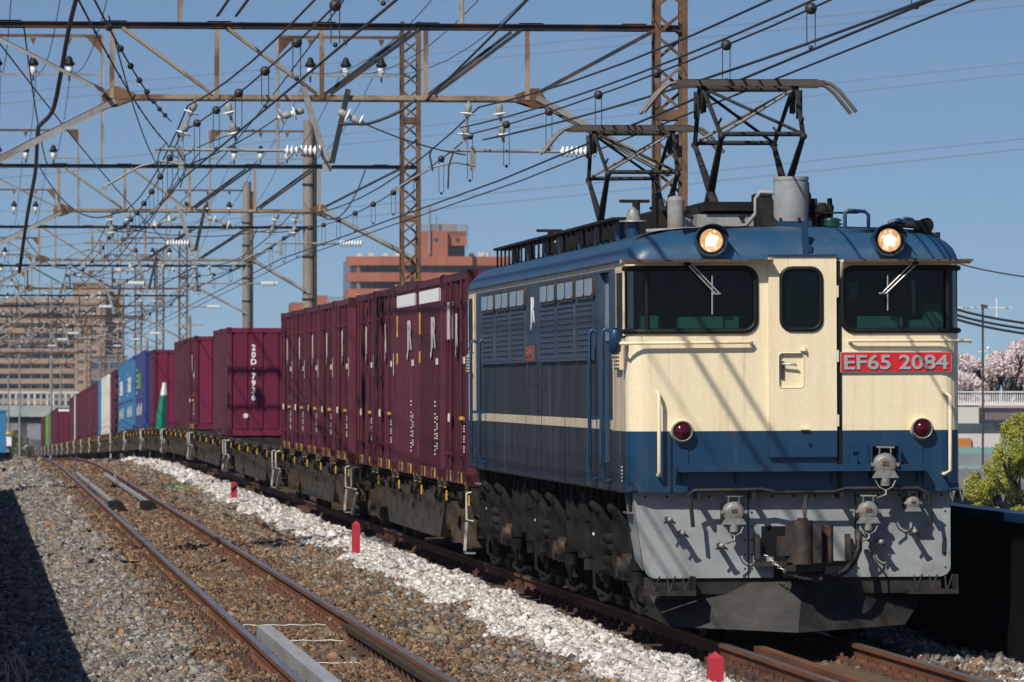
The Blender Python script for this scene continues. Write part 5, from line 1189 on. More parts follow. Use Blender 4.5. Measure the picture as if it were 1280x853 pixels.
# ================================================================== WAGONS AND CONTAINERS
def put_on(o, parent):
    o.parent = parent; return o
def make_wagon():
    root = empty('container_wagon', (0, 0, 0)); Lw = 19.7
    B = MB()
    for s in (-1, 1):
        x = s*1.02; B.box(x-.05, x+.05, 0, Lw, .78, 1.0, 0); B.box(x-.12, x+.14, 0, Lw, .975, .992, 0)
        for k in range(24): y = .5+k*.81; B.box(min(x, x+s*.14), max(x, x+s*.14), y, y+.03, .84, .975, 0)
    B.box(-.15, .15, .0, Lw, .62, .98, 0)
    for k in range(12): y = .2+k*1.72; B.box(-1.1, 1.1, y, y+.14, .82, .97, 0)
    for y in (0, Lw-.06): B.box(-1.25, 1.25, y, y+.06, .72, 1.02, 0)
    put_on(B.build('deck_frame', ['deck_grime']), root)
    for s in (-1, 1):
        B = MB(); B.prism([(4.7, .86), (5.6, .32), (6.0, .30), (13.7, .30), (14.1, .32), (15.0, .86)], min(s*1.14, s*.6), max(s*1.14, s*.6), 'x', 0)
        for y in (6.0, 8.2, 9.8, 11.5, 13.6): B.box(s*1.15-.015, s*1.15+.015, y-.02, y+.02, .3, .86, 1)
        for y in (7.0, 9.0, 10.6, 12.4): B.box(s*1.142-.006, s*1.142+.006, y, y+.45, .5, .74, 1)
        put_on(B.build('side_plate', ['wagon', 'brown_dirt']), root)
    for (y0, y1, x0, x1, z0, z1) in ((4.0, 4.5, -1.15, -1.0, .45, .75), (15.3, 15.7, -1.18, -.9, .48, .76)): B = MB(); B.box(x0, x1, y0, y1, z0, z1); B.box(x0-.02, x0, y0+.1, y1-.1, z0+.05, z1-.05); put_on(B.build('brake_box', ['brown_dirt']), root)
    for k in range(9): y = 1.2+k*2.1; B = MB(); B.box(-1.2, -1.12, y, y+.12, .66, .80); put_on(B.build('bracket', ['brown_dirt']), root)
    B = MB()
    B.cyl((-.9, 7, .6), (-.9, 9, .6), .17, 14)
    put_on(B.build('air_tank', ['brown_dirt']), root)
    for yc in (2.75, Lw-2.75):
        bg_ = empty('bogie', (0, yc, 0)); bg_.parent = root
        for s in (-1, 1):
            x = s*.98; B = MB()
            B.prism([(yc-1.35, .42), (yc-1.3, .60), (yc-.6, .66), (yc-.35, .80), (yc+.35, .80), (yc+.6, .66), (yc+1.3, .60), (yc+1.35, .42), (yc+.9, .36), (yc+.4, .25), (yc-.4, .25), (yc-.9, .36)], x-.07, x+.07, 'x')
            for e in (-1, 1): B.lathe((x+s*.05, yc+e*.95, .43), (s, 0, 0), [(0, .14), (.10, .13), (.13, .08), (.14, 0)], 14); B.prism([(yc+e*.95-.2, .3), (yc+e*.95+.2, .3), (yc+e*.95+.1, .68), (yc+e*.95-.1, .68)], x-.04, x+.16*s if s > 0 else x+.04, 'x') if s > 0 else B.prism([(yc+e*.95-.2, .3), (yc+e*.95+.2, .3), (yc+e*.95+.1, .68), (yc+e*.95-.1, .68)], x-.16, x+.04, 'x')
            for e in (-.15, .15): B.cyl((x+s*.06, yc+e, .30), (x+s*.06, yc+e, .72), .075, 10)
            o = put_on(B.build('side_frame', ['brown_dirt']), bg_); o.location = (0, -yc, 0)
        for e in (-1, 1):
            B = MB()
            for s in (-1, 1): B.lathe((s*.5, yc+e*.95, .43), (s, 0, 0), [(0, .46), (.03, .46), (.03, .43), (.13, .43), (.12, .3), (.12, 0)], 24)
            B.cyl((-.5, yc+e*.95, .43), (.5, yc+e*.95, .43), .07, 10); o = put_on(B.build('wheelset', ['brown_dirt']), bg_); o.location = (0, -yc, 0)
    B = MB()
    for k in range(10):
        y = .85+(k//2)*3.78+(k % 2)*3.05
        for s in (-1, 1):
            B = MB(); B.box(s*1.2-.05, s*1.2+.05, y-.06, y+.06, .995, 1.035, 1); B.box(s*1.225-.012, s*1.225+.012, y-.04, y+.04, .96, 1.02, 0); B.tube([(-1.2, y+.5, .96), (-1.22, y+.75, .84), (-1.19, y+1.0, .80), (-1.2, y+1.2, .93)], .022, 6, 1)
            if s < 0: B.box(-1.20, -1.18, y+.2, y+.22, .80, .92, 0)
            put_on(B.build('twist_lock', ['yellow', 'wagon']), root)
    for y, d in ((.12, 1), (Lw-.12, -1)):
        B = MB(); x = -1.30; B.tube([(x+.08, y, .98), (x, y, .96), (x, y, .66), (x+.08, y, .64)], .013, 6); put_on(B.build('handrail', ['cwhite']), root)
        B = MB()
        B.bar((x+.05, y+d*.55, .60), (x-.0, y+d*.55-d*.35, .28), .035, .05); B.bar((x, y+d*.18, .27), (x+.12, y+d*.18, .27), .05, .02); put_on(B.build('ladder', ['galv']), root)
        B = MB(); B.box(-.13, .13, y-d*.65, y, .70, .95); B.prism([(-.16, y-d*.5), (.2, y-d*.5), (.16, y-d*.75), (-.1, y-d*.7)], .66, 1.0, 'z'); put_on(B.build('coupler', ['iron']), root)
    return root
def corr(B, x, y0, y1, z0, z1, pitch, depth, m=0, duty=.5):
    """trapezoidal corrugation on a wall facing -X, outer crest at x"""
    n = max(1, round((y1-y0)/pitch)); p = (y1-y0)/n; pts = []
    for k in range(n):
        a = y0+k*p; pts += [(a, x+depth), (a+p*.15, x+depth), (a+p*.30, x), (a+p*.70, x), (a+p*.85, x+depth)]
    pts.append((y1, x+depth))
    for (ya, xa), (yb, xb) in zip(pts, pts[1:]): B.add([(xa, ya, z0), (xb, yb, z0), (xb, yb, z1), (xa, ya, z1)], [(0, 1, 2, 3)], m)
def container(style, Lc=3.70, H=2.50, c='maroon_side', ce='maroon', cd='maroon_dark', endtext=None, Wd=1.225, ribs=6, sidetext=None):
    root = empty('shipping_container')
    zb = 0.0
    # frame
    B = MB()
    for s in (-1, 1):
        for y0, y1 in ((0, .12), (Lc-.12, Lc)): B.box(s*Wd-(.10 if s > 0 else 0), s*Wd+(0 if s > 0 else .10), y0, y1, 0, H, 0)
        B.box(s*Wd-(.06 if s > 0 else 0), s*Wd+(0 if s > 0 else .06), .12, Lc-.12, H-.09, H-.003, 0); B.box(s*Wd-(.07 if s > 0 else 0), s*Wd+(0 if s > 0 else .07), .12, Lc-.12, 0.003, .15, 0)
        for y0 in (0, Lc-.16): B.box(s*Wd-.1 if s > 0 else s*Wd-.006, s*Wd+.006 if s > 0 else s*Wd+.1, y0-.004, y0+.164, H-.14, H+.012, 1); B.box(s*Wd-.1 if s > 0 else s*Wd-.006, s*Wd+.006 if s > 0 else s*Wd+.1, y0-.004, y0+.164, -.01, .13, 1)
    for y0, y1 in ((0, .08), (Lc-.08, Lc)): B.box(-Wd+.1, Wd-.1, y0, y1, H-.11, H-.003, 2); B.box(-Wd+.1, Wd-.1, y0, y1, .003, .14, 2)
    put_on(B.build('frame', [c, cd, ce]), root)
    # side wall
    B = MB()
    if style == 'A':
        corr(B, -Wd+.01, .12, Lc-.12, .15, H-.09, .26, .010, 0)
    elif style == 'B':
        B.box(-Wd+.09, -Wd+.1, .12, Lc-.12, .15, H-.09, 1)
        y = .12; k = 0
        for (wd_, dep, mm) in ((.30, .0, 0), (.10, .07, 1), (.55, .025, 0), (.06, .0, 1), (.55, .03, 0), (.10, .065, 1), (.50, .02, 0), (.06, .0, 1), (.50, .025, 0), (.12, .07, 1), (.62, .015, 0)):
            B.box(-Wd+dep, -Wd+dep+.02, y, y+wd_, .15, H-.09, mm); y += wd_
    elif style in ('D', 'E'):
        corr(B, -Wd+.005, .12, Lc-.12, .15, H-.09, .6 if style == 'D' else .3, .02, 0)
    # other side and roof
    B.box(Wd-.04, Wd-.03, .1, Lc-.1, .14, H-.05, 0); B.box(-Wd+.02, Wd-.02, .02, Lc-.02, H-.05, H-.03, 0)
    for k in range(int(Lc/.6)): B.box(-Wd+.1, Wd-.1, .3+k*.6, .42+k*.6, H-.03, H-.008, 0)
    put_on(B.build('side_wall', [c, cd]), root)
    # end walls with broad ribs
    for y, d in ((.05, -1), (Lc-.05, 1)):
        B = MB(); B.box(-Wd+.1, Wd-.1, y-.005, y+.005, .14, H-.1, 0); w_ = (2*Wd-.3)/ribs
        for k in range(ribs):
            x = -Wd+.15+k*w_; B.prism([(x+.02, y+d*.004), (x+.05, y+d*.038), (x+w_-.05, y+d*.038), (x+w_-.02, y+d*.004)], .16, H-.12, 'z', 0)
        put_on(B.build('end_wall', [ce]), root)
    if style == 'B':
        for y in (.75, 2.2, 2.95):
            B = MB(); B.tube([(-Wd-.02, y, .16), (-Wd-.02, y, H-.08)], .013, 6, 0)
            for z in (.35, 2.1): B.box(-Wd-.045, -Wd+.01, y-.025, y+.025, z-.02, z+.02, 0)
            put_on(B.build('locking_bar', [c]), root)
        B = MB()
        B.box(-Wd-.045, -Wd-.01, .62, .80, .76, .80, 0); B.box(-Wd-.05, -Wd-.02, 2.2, 2.27, .73, .83, 1); B.box(-Wd-.05, -Wd-.02, 2.27, 2.36, .74, .81, 0)
        put_on(B.build('door_handle', ['yellow', 'cwhite']), root)
    if style == 'A':
        B = MB(); corr(B, -Wd+.006, .14, Lc-.14, H-.29, H-.13, .26, .010, 0); put_on(B.build('white_band', ['white']), root)
        B = MB(); B.box(-Wd-.015, -Wd, Lc-.50, Lc-.44, 1.82, 2.1, 0); B.box(-Wd-.02, -Wd, Lc-.52, Lc-.42, 1.70, 1.80, 1); B.box(-Wd-.015, -Wd, Lc-.48, Lc-.45, 1.45, 1.6, 0); put_on(B.build('door_handle', ['yellow', 'wagon']), root)
    if style in ('A', 'B', 'J'):
        text('JR', .54, 'emblem_lettering', 'cwhite', root, sideT(-Wd-.004, 1.55 if style == 'A' else 1.75, 1.64), ext=.001, off=.012, sx=1.5 if style == 'A' else .55)
        B = MB()
        for k in range(14):
            if k % 4 != 3: B.box(-Wd-.003, -Wd+.01, .66, .74, .38+k*.03, .395+k*.03); B.box(-Wd-.003, -Wd+.01, .98, 1.02, .30+k*.05, .32+k*.05)
        B.box(-Wd-.003, -Wd+.01, .62, .85, 1.42, 1.50)
        put_on(B.build('small_lettering', ['cwhite']), root)
    if style == 'B':
        B = MB(); B.box(-Wd-.003, -Wd+.02, 2.25, 3.0, 1.72, 2.17) if sidetext == 'patch' else B.box(-Wd-.003, -Wd+.02, .16, .24, 1.3, 1.6); put_on(B.build('white_patch', ['cwhite']), root)
    for y in (.25, Lc-.25):
        B = MB(); B.box(-Wd-.02, -Wd+.06, y-.07, y+.07, .0, .13, 1); B.box(-Wd-.024, -Wd+.02, y-.02, y+.02, .0, .04, 0); put_on(B.build('corner_lug', ['yellow', cd]), root)
    for y in (1.1, Lc-1.1):
        B = MB(); B.box(-Wd-.012, -Wd-.002, y-.18, y+.18, .03, .13, 2); B.box(-Wd-.014, -Wd+.01, y-.20, y-.17, .02, .14, 0); B.box(-Wd-.014, -Wd+.01, y+.17, y+.20, .02, .14, 0); put_on(B.build('fork_pocket', ['yellow' if style in 'AB' else c, c, 'rubber']), root)
    B = MB(); B.box(-Wd-.006, -Wd+.02, Lc-.12, Lc-.08, H-.03, H+.03, 0); put_on(B.build('lifting_eye', ['yellow']), root)
    if endtext:
        for i, ch in enumerate(endtext[0]):
            if ch == ' ': continue
            text(ch, .185, 'number_lettering', 'white', root, frontT(endtext[1], .002-.0, H-.52-i*.165), ext=.002, off=.007, align='CENTER', sx=1.0)
    return root

wag = make_wagon(); wlab = {0: 'container wagon right behind the locomotive, under the maroon containers with the white band', 1: 'second container wagon behind the locomotive, under the darker maroon containers',
    2: 'empty container wagon deck in front of the maroon end wall numbered 20D-7936', 3: 'container wagon carrying the two maroon containers numbered 20D-7936', 4: 'container wagon under the maroon containers numbered V19C-5571',
    5: 'container wagon between the V19C maroon containers and the navy blue one, with the tarpaulin', 6: 'container wagon under the violet and blue containers', 7: 'container wagon under the sky blue container', 8: 'container wagon under the white containers in the middle distance'}
far_names = ['nearest of the far ones', 'with the first maroon row', 'with the second maroon row', 'with the third maroon row', 'with the fourth maroon row', 'empty before the white banded end wall', 'carrying the white banded end wall', 'just before the green container', 'under the green container', 'just past the green container', 'near the end of the train', 'last one in sight']
YW = []
for k in range(21):
    y0 = 63.3+20.7*k; YW.append(y0); o = wag if k == 0 else copy_tree(wag)
    za, zb_ = rz(y0), rz(y0+19.7); o.location = (TX, y0, za); o.rotation_euler = (math.atan((zb_-za)/19.7), 0, 0)
    tag(o, wlab.get(k, 'distant container wagon %s' % far_names[min(k-9, 11)]), 'wagon', 'container wagons of the train')
def place(o, y, lab, dx=0, cat='container'):
    i = max(k for k in range(len(YW)) if YW[k] <= y+.5); y0 = YW[i]; za, zb_ = rz(y0), rz(y0+19.7); s_ = (zb_-za)/19.7
    o.location = (TX+dx, y, za+s_*(y-y0)+1.035); o.rotation_euler = (math.atan(s_), 0, 0); tag(o, lab, cat, 'containers on the train'); return o
tA_ = container('A'); tB_ = container('B', sidetext='patch'); tB2 = container('B')
used = set()
def use(t_):
    if t_.name in used: return copy_tree(t_)
    used.add(t_.name); return t_
ORD = ['first', 'second', 'third', 'fourth', 'fifth', 'sixth', 'seventh', 'eighth', 'ninth', 'tenth', 'eleventh', 'twelfth', 'thirteenth', 'fourteenth', 'fifteenth', 'sixteenth', 'seventeenth', 'eighteenth', 'nineteenth', 'twentieth', 'twenty-first', 'twenty-second']
ordn = ['first', 'second', 'third', 'fourth', 'fifth']
y = 63.95
place(use(tB_), y, 'maroon container with a big white patch, half hidden behind the locomotive')
place(use(tA_), y+3.78, 'maroon corrugated container with white top band, nearest of the banded ones')
place(use(tA_), y+7.56, 'maroon corrugated container with white top band, second of the banded ones')
place(use(tB2), y+11.34, 'maroon container with locking bars just behind the two corrugated banded ones')
place(use(tB2), y+15.12, 'maroon container at the far end of the first wagon, beside the wagon gap')
for i in range(5):
    place(use(tB2), 84.65+3.78*i, 'darker maroon container with yellow door handles, %s on the second wagon counted from the locomotive' % ordn[i], dx=.02)
tC = container('D', endtext=('20D·7936', -.62)); B = MB(); B.lathe((-.80, .008, .46), (0, -1, 0), [(0, .06), (.005, .06), (.006, .05), (.002, .04), (.006, .03), (.006, 0)], 16); put_on(B.build('round_emblem', ['cwhite']), tC)
place(use(tC), 128.4, 'bright maroon container showing its ribbed end wall numbered 20D-7936', dx=.16)
tC2 = container('D'); place(use(tC2), 132.2, 'maroon container right behind the one numbered 20D-7936', dx=.16)
tV = container('B', endtext=('V19C·5571', .02)); place(use(tV), 148.9, 'maroon container showing its end wall numbered V19C-5571', dx=.22)
for i in range(3): place(use(tC2), 152.7+3.78*i, 'maroon container %s behind the one numbered V19C-5571' % ['next', 'second', 'third'][i], dx=.22)
t2 = container('D', endtext=('20D·3', .45)); place(use(t2), 179.2, 'maroon container end wall seen between the tarpaulin and the navy container', dx=.1)
# 31 ft containers
def big(Lc, c, ce, lab, y, dx=0, deco=0):
    o = container('E', Lc=Lc, H=2.6, c=c, ce=ce, cd=ce); B = MB(); Wd = 1.225
    if deco:
        y0 = Lc*.30; B.box(-Wd-.006, -Wd-.002, y0, y0+Lc*.38, 1.35, 1.9, 0)
        for k in range(4): B.box(-Wd-.006, -Wd-.002, Lc*.2+k*Lc*.17, Lc*.2+k*Lc*.17+Lc*.1, .45, .85-.1*(k % 2), 1)
        for k in range(5): B.box(-Wd-.006, -Wd-.002, Lc*.72-.0*k, Lc*.80, 1.2+k*.2, 1.3+k*.2, 1)
        B.box(-Wd-.005, -Wd-.001, .1, Lc-.1, 1.02, 1.10, 2)
        put_on(B.build('painted_marking', ['cgreen' if deco == 2 else 'white', 'cwhite', 'navy']), o)
        B = MB(); B.box(.3, .85, -.004, .004, .5, .85); put_on(B.build('white_patch', ['white']), o)
    return place(o, y, lab, dx)
big(9.4, 'violet', 'navy', 'large violet container with navy blue end wall, green and white markings', 188.0, .05, 2)
big(9.4, 'sky_blue', 'navy', 'large blue container with pale markings between the violet and the brighter blue one', 198.2, 0, 1)
big(9.4, 'sky_blue', 'sky_blue', 'large bright blue container with white square marking', 209.2, 0, 1)
tF = container('E')
seq = [(223.0, 'maroon container between the blue and the white containers, nearer one', tF), (226.8, 'maroon container between the blue and the white containers, farther one', tF)]
tw = container('E', c='cwhite', ce='cwhite', cd='cwhite'); ts = container('E', c='sky_blue', ce='sky_blue', cd='sky_blue'); tg = container('E', c='cgreen', ce='cgreen', cd='cgreen')
for i in range(3): seq.append((236.0+3.78*i, 'plain white container in the middle distance, %s from the locomotive side' % ordn[i], tw))
seq.append((249.9, 'small sky blue container just beyond the white ones', ts))
y = 254; i = 0
while y < 326:
    if i != 14: seq.append((y, 'distant maroon container, %s beyond the small sky blue one' % ORD[i], tF))
    else: seq.append((y, 'thin pale container among the distant maroon ones', tw))
    y += 3.78+(1.1 if (i % 5) == 4 else 0); i += 1
for (y, lab, t_) in seq: place(use(t_), y, lab)
te = container('E', endtext=('19D·48', .1)); B = MB(); B.box(-1.1, 1.1, -.004, .004, 2.25, 2.4); put_on(B.build('white_band', ['white']), te)
place(use(te), 385, 'far maroon container end wall with a white band along its top', dx=.1)
for i in range(9):
    place(use(tF), 388.9+3.9*i+(1.5 if i > 4 else 0), 'far maroon container, %s behind the one with the white banded end wall' % ORD[i], dx=.15)
for i in range(3): place(use(tg), 432+3.9*i+6, 'far bright green container, %s of its group' % ordn[i], dx=.2)
for i in range(8): place(use(tF), 452+4.2*i, 'most distant maroon container beyond the green ones, %s in line' % (ordn+['sixth', 'seventh', 'eighth'])[i], dx=.25)
# tarpaulin roll on the wagon
p = P(203, 500, 166.0); B = MB(); q0 = P(203, 536, 166.2).z
def ringp(cx, z, w_, d_): return [(cx+w_*math.cos(a*.785)*(1+.1*math.sin(a*3)), 166.4+d_*math.sin(a*.785), z) for a in range(8)]
R_ = [ringp(p.x-.03, q0, .17, .3), ringp(p.x-.02, q0+.4, .15, .28), ringp(p.x+.02, q0+.8, .12, .22), ringp(p.x+.05, q0+1.0, .11, .2), ringp(p.x+.06, q0+1.15, .09, .16), ringp(p.x+.075, q0+1.38, .06, .11)]
for k in range(5):
    for a in range(8): B.add([R_[k][a], R_[k][(a+1) % 8], R_[k+1][(a+1) % 8], R_[k+1][a]], [(0, 1, 2, 3)], 0 if k < 3 else 1, True)
B.add(R_[0], [tuple(range(8))], 0); B.add(R_[-1], [tuple(range(8))], 1)
one(B, 'bundled_tarpaulin', ['tarp_green', 'tarp_white'], (p.x, 166.4, q0), 'bundled tarpaulin, green below and white above, beside the V19C containers', 'tarpaulin')

# ================================================================== BACKGROUND
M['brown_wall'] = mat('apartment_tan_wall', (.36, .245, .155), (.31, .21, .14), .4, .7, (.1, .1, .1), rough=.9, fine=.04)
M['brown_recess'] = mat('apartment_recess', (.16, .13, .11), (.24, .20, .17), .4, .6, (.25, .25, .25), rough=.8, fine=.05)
M['brick'] = mat('apartment_brick_red', (.35, .115, .062), (.29, .095, .055), .4, .7, (.15, .15, .15), rough=.85, fine=.04)
M['win_dark'] = mat('window_dark', (.035, .045, .06), (.10, .12, .14), .45, .6, (.4, .4, .4), rough=.2, fine=0)
M['pale_wall'] = mat('pale_wall', (.55, .52, .48), rough=.9, fine=.05)
M['pale_green'] = mat('pale_green_steel', (.25, .31, .29), (.36, .38, .36), .45, .6, (.5, .5, .5), rough=.7)
M['green_roof'] = mat('green_sheet_roof', (.20, .36, .32), rough=.6)
M['orange'] = mat('orange_slats', (.55, .22, .05), rough=.6)
M['tile'] = mat('grey_roof_sheet', (.24, .25, .27), (.16, .17, .18), .4, .7, (1, 1, 1), rough=.6)

def bpart(B, n, ms, root): o = B.build(n, ms); o.parent = root; o.location = -root.location; return o
# far tan apartment block
Yb = 1600.0; k = Yb/FPX
def bx(px): return (px+35)*k
def bz(py): return CZ+(HZY-py)*k
root = empty('apartment_block', (bx(40), Yb, -6)); tag(root, 'large tan apartment block with long balcony rows and a plain stair tower, far left', 'building')
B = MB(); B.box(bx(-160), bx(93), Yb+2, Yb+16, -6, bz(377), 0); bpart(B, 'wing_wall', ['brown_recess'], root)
B = MB(); B.box(bx(92), bx(131), Yb-2, Yb+18, -6, bz(356), 0); B.box(bx(90), bx(133), Yb-2.5, Yb+18.5, bz(356), bz(352.5), 0); bpart(B, 'tower', ['brown_wall'], root)
B = MB(); B.box(bx(131), bx(152), Yb+3, Yb+16, -6, bz(364), 0); bpart(B, 'side_wing', ['brown_wall'], root)
for f in range(11):
    yy = 373+f*12.6
    B = MB(); B.box(bx(-160), bx(91.5), Yb, Yb+.25, bz(yy+6.2), bz(yy-.3), 0); B.box(bx(-160), bx(91.5), Yb, Yb+2, bz(yy+6.4), bz(yy+5.9), 0); bpart(B, 'balcony', ['brown_wall'], root)
    B = MB(); 
    for j in range(18):
        x0 = -150+j*13.4; B.box(bx(x0), bx(x0+.8), Yb+.3, Yb+2, bz(yy+12), bz(yy), 0)
    bpart(B, 'party_wall', ['brown_wall'], root)
    B = MB()
    for j in range(36):
        x0 = -146+j*6.6+random.uniform(-.6, .6)
        if x0 < 88: B.box(bx(x0), bx(x0+random.uniform(2.4, 4.6)), Yb+1.9, Yb+1.98, bz(yy+12), bz(yy+7.2), random.choice([0, 0, 0, 1]))
    bpart(B, 'window', ['win_dark', 'pale_wall'], root)
    B = MB()
    for x0 in (96, 112): 
        if f % 1 == 0: B.box(bx(x0), bx(x0+7), Yb-2.05, Yb-1.95, bz(yy+6), bz(yy+2), 0)
    if f > 0: bpart(B, 'window', ['win_dark'], root)
    B = MB(); B.box(bx(132), bx(153), Yb+.8, Yb+3, bz(yy+5), bz(yy+.5), 1); B.box(bx(134), bx(150), Yb+2.9, Yb+2.98, bz(yy+12), bz(yy+5.5), 0)
    if f > 0: bpart(B, 'window', ['win_dark', 'brown_wall'], root)
B = MB()
for j in range(7): B.box(bx(-100+j*28), bx(-94+j*28), Yb+5, Yb+9, bz(377), bz(373.5)); 
B.tube([(bx(110), Yb+5, bz(356)), (bx(110), Yb+5, bz(340))], .15, 6)
bpart(B, 'roof_fittings', ['pale_wall'], root)
# brick red apartment block
Yr = 1050.0; k2 = Yr/FPX
def rx(px): return (px+35)*k2
def rzz(py): return CZ+(HZY-py)*k2
root = empty('apartment_block', (rx(520), Yr, -6)); tag(root, 'brick red apartment tower with rounded balconies and a roof top tank house, above the containers', 'building')
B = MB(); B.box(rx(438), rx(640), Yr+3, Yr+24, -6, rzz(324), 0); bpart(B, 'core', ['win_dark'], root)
for f in range(9):
    yy = 320+f*20.3
    def outl(e=0): return [(rx(434-e), Yr+6), (rx(434-e), Yr+3), (rx(447-e), Yr+2.4), (rx(452), Yr+1.2), (rx(474), Yr-0-e*.1), (rx(512), Yr), (rx(516), Yr+1.2), (rx(548), Yr+1.6), (rx(556), Yr+.2), (rx(590), Yr), (rx(596), Yr+1.5), (rx(640), Yr+1.5), (rx(640), Yr+6)]
    B = MB(); B.prism(outl(), rzz(yy+10.5), rzz(yy), 'z', 0); B.prism(outl(1), rzz(yy+11.4), rzz(yy+10.5), 'z', 0); bpart(B, 'balcony', ['brick'], root)
    B = MB()
    for x0 in (446, 462, 481, 500, 520, 535, 560, 577, 594): B.box(rx(x0), rx(x0+random.uniform(3, 6)), Yr+2.6, Yr+3.0, rzz(yy+20.3), rzz(yy+11), random.choice([0, 1]))
    bpart(B, 'wall_pier', ['brick', 'brown_recess'], root)
B = MB(); B.box(rx(523), rx(560), Yr+2, Yr+12, rzz(320), rzz(288), 0); B.box(rx(560), rx(584), Yr+3.2, Yr+12, rzz(306), rzz(288), 0); B.box(rx(560), rx(584), Yr+6, Yr+12, rzz(320), rzz(306), 1)
B.box(rx(543), rx(548), Yr+1.95, Yr+2.01, rzz(301), rzz(296.5), 1); B.box(rx(571), rx(576), Yr+3.1, Yr+3.2, rzz(301), rzz(296.5), 1)
bpart(B, 'tank_house', ['brick', 'win_dark'], root)
B = MB()
for j in range(26): x = rx(522+j*2.5); B.tube([(x, Yr+2.4, rzz(288)), (x, Yr+2.4, rzz(280.5))], .07, 4)
B.box(rx(522), rx(585), Yr+2.3, Yr+2.45, rzz(281), rzz(280), 0); B.box(rx(541), rx(574), Yr+5, Yr+8, rzz(288), rzz(278.5), 0)
B.tube([(rx(537), Yr+1.6, rzz(318)), (rx(537), Yr+1.6, rzz(255))], .22, 6); B.tube([(rx(547), Yr+4, rzz(284)), (rx(547), Yr+4, rzz(262))], .06, 4); B.bar((rx(543), Yr+4, rzz(270)), (rx(551), Yr+4, rzz(273)), .1, .1)
B.tube([(rx(585), Yr+3, rzz(310)), (rx(585), Yr+3, rzz(280))], .12, 5)
bpart(B, 'roof_railing', ['galv'], root)
B = MB()
for x0 in (447, 462, 480, 495, 524, 532, 540, 555, 590, 602): B.box(rx(x0), rx(x0+6), Yr+5, Yr+7, rzz(320), rzz(315.5), random.choice([0, 1]))
for x0 in (603, 608, 613): B.cyl((rx(x0), Yr+6, rzz(320)), (rx(x0), Yr+6, rzz(314)), .35, 10, 1)
bpart(B, 'roof_fittings', ['brick', 'pale_wall'], root)
root = empty('apartment_block', (rx(410), Yr+30, -6)); tag(root, 'lower brick red block with pale roof railing, left of the brick red tower', 'building')
B = MB(); B.box(rx(372), rx(440), Yr+20, Yr+34, -6, rzz(376), 0); B.box(rx(402), rx(416), Yr+20, Yr+34, rzz(376), rzz(367), 0); bpart(B, 'wall', ['brick'], root)
B = MB()
for j in range(30): x = rx(388+j*1.7); B.tube([(x, Yr+20.2, rzz(376)), (x, Yr+20.2, rzz(369))], .06, 4)
B.box(rx(388), rx(438), Yr+20.1, Yr+20.3, rzz(369.6), rzz(368.8)); bpart(B, 'roof_railing', ['galv'], root)

# girder road bridge over the far tracks
Yo = 655.0; k3 = Yo/FPX
def ox(px): return (px+35)*k3
def oz(py): return CZ+(HZY-py)*k3
root = empty('road_bridge', (ox(-60), Yo, -7)); tag(root, 'pale green girder bridge crossing the tracks behind the end of the train', 'bridge')
B = MB(); B.box(ox(-260), ox(180), Yo, Yo+9, oz(529), oz(521), 0); bpart(B, 'deck', ['rubber'], root)
B = MB(); B.box(ox(-260), ox(180), Yo-.3, Yo, oz(521), oz(507), 0); B.box(ox(-260), ox(180), Yo-.4, Yo+.1, oz(492), oz(489.5), 1); B.box(ox(-260), ox(180), Yo-.38, Yo+.0, oz(500), oz(498.6), 0)
for j in range(56): x = ox(-250+j*7.7); B.box(x-.12, x+.12, Yo-.36, Yo-.1, oz(507), oz(490), j % 3 != 0)
bpart(B, 'girder', ['pale_green', 'pale_wall'], root)
B = MB()
for px in (-120, -20, 28, 140): B.box(ox(px)-.5, ox(px)+.5, Yo+2, Yo+5, -8, oz(528), 0)
bpart(B, 'pier', ['pale_wall'], root)
# low houses and sheds under and around it
def house(px0, px1, py0, Y, wallm, roofm, label, nwin=3, roofh=.0, d=8, name='house', zb=None, pitched=True):
    kk = Y/FPX; x0 = (px0+35)*kk; x1 = (px1+35)*kk; z1 = CZ+(HZY-py0)*kk; z0 = (rz(Y)-1 if zb is None else zb)
    root = empty(name, ((x0+x1)/2, Y, z0)); tag(root, label, 'building')
    B = MB(); B.box(x0, x1, Y, Y+d, z0, z1, 0); bpart(B, 'wall', [wallm], root)
    B = MB(); h = roofh or (x1-x0)*.18
    if pitched: B.prism([(x0-.3, z1), (x1+.3, z1), ((x0+x1)/2, z1+h)], Y-.3, Y+d, 'y')
    else: B.box(x0-.1, x1+.1, Y-.15, Y+d, z1, z1+.25)
    bpart(B, 'roof', [roofm], root)
    hh = z1-z0; nf = max(1, int(hh/3))
    for f in range(nf):
        for i in range(nwin):
            cx = x0+(x1-x0)*(i+.5)/nwin; zc_ = z1-1.4-f*2.9; B = MB(); B.box(cx-.75, cx+.75, Y-.05, Y-.002, zc_-.6, zc_+.6, 0); fr_ = bpart(B, 'window', ['metal'], root); 
            B = MB(); B.box(cx-.68, cx+.68, Y-.06, Y-.051, zc_-.53, zc_+.53); q = B.build('pane', ['win_dark']); q.parent = fr_; q.location = (0, 0, 0)
    return root
house(-30, 6, 540, 560, 'pale_wall', 'tile', 'small pale house at the left edge under the bridge', 2, 1.5)
house(16, 34, 538, 700, 'brown_wall', 'tile', 'small tan house seen under the bridge at the left', 2, 1.5)
house(60, 112, 494, 860, 'brown_recess', 'tile', 'pale low block above the far end of the train', 5, 0, pitched=False)
house(112, 158, 446, 900, 'brown_recess', 'tile', 'dull brown building above the white containers', 4, 0, pitched=False)
house(-60, 30, 512, 900, 'brown_recess', 'tile', 'wide pale building behind the bridge at the left edge', 6, 0, pitched=False)
house(34, 58, 515, 900, 'tile', 'brown_wall', 'grey building behind the bridge between two pale ones', 2, 1.2)
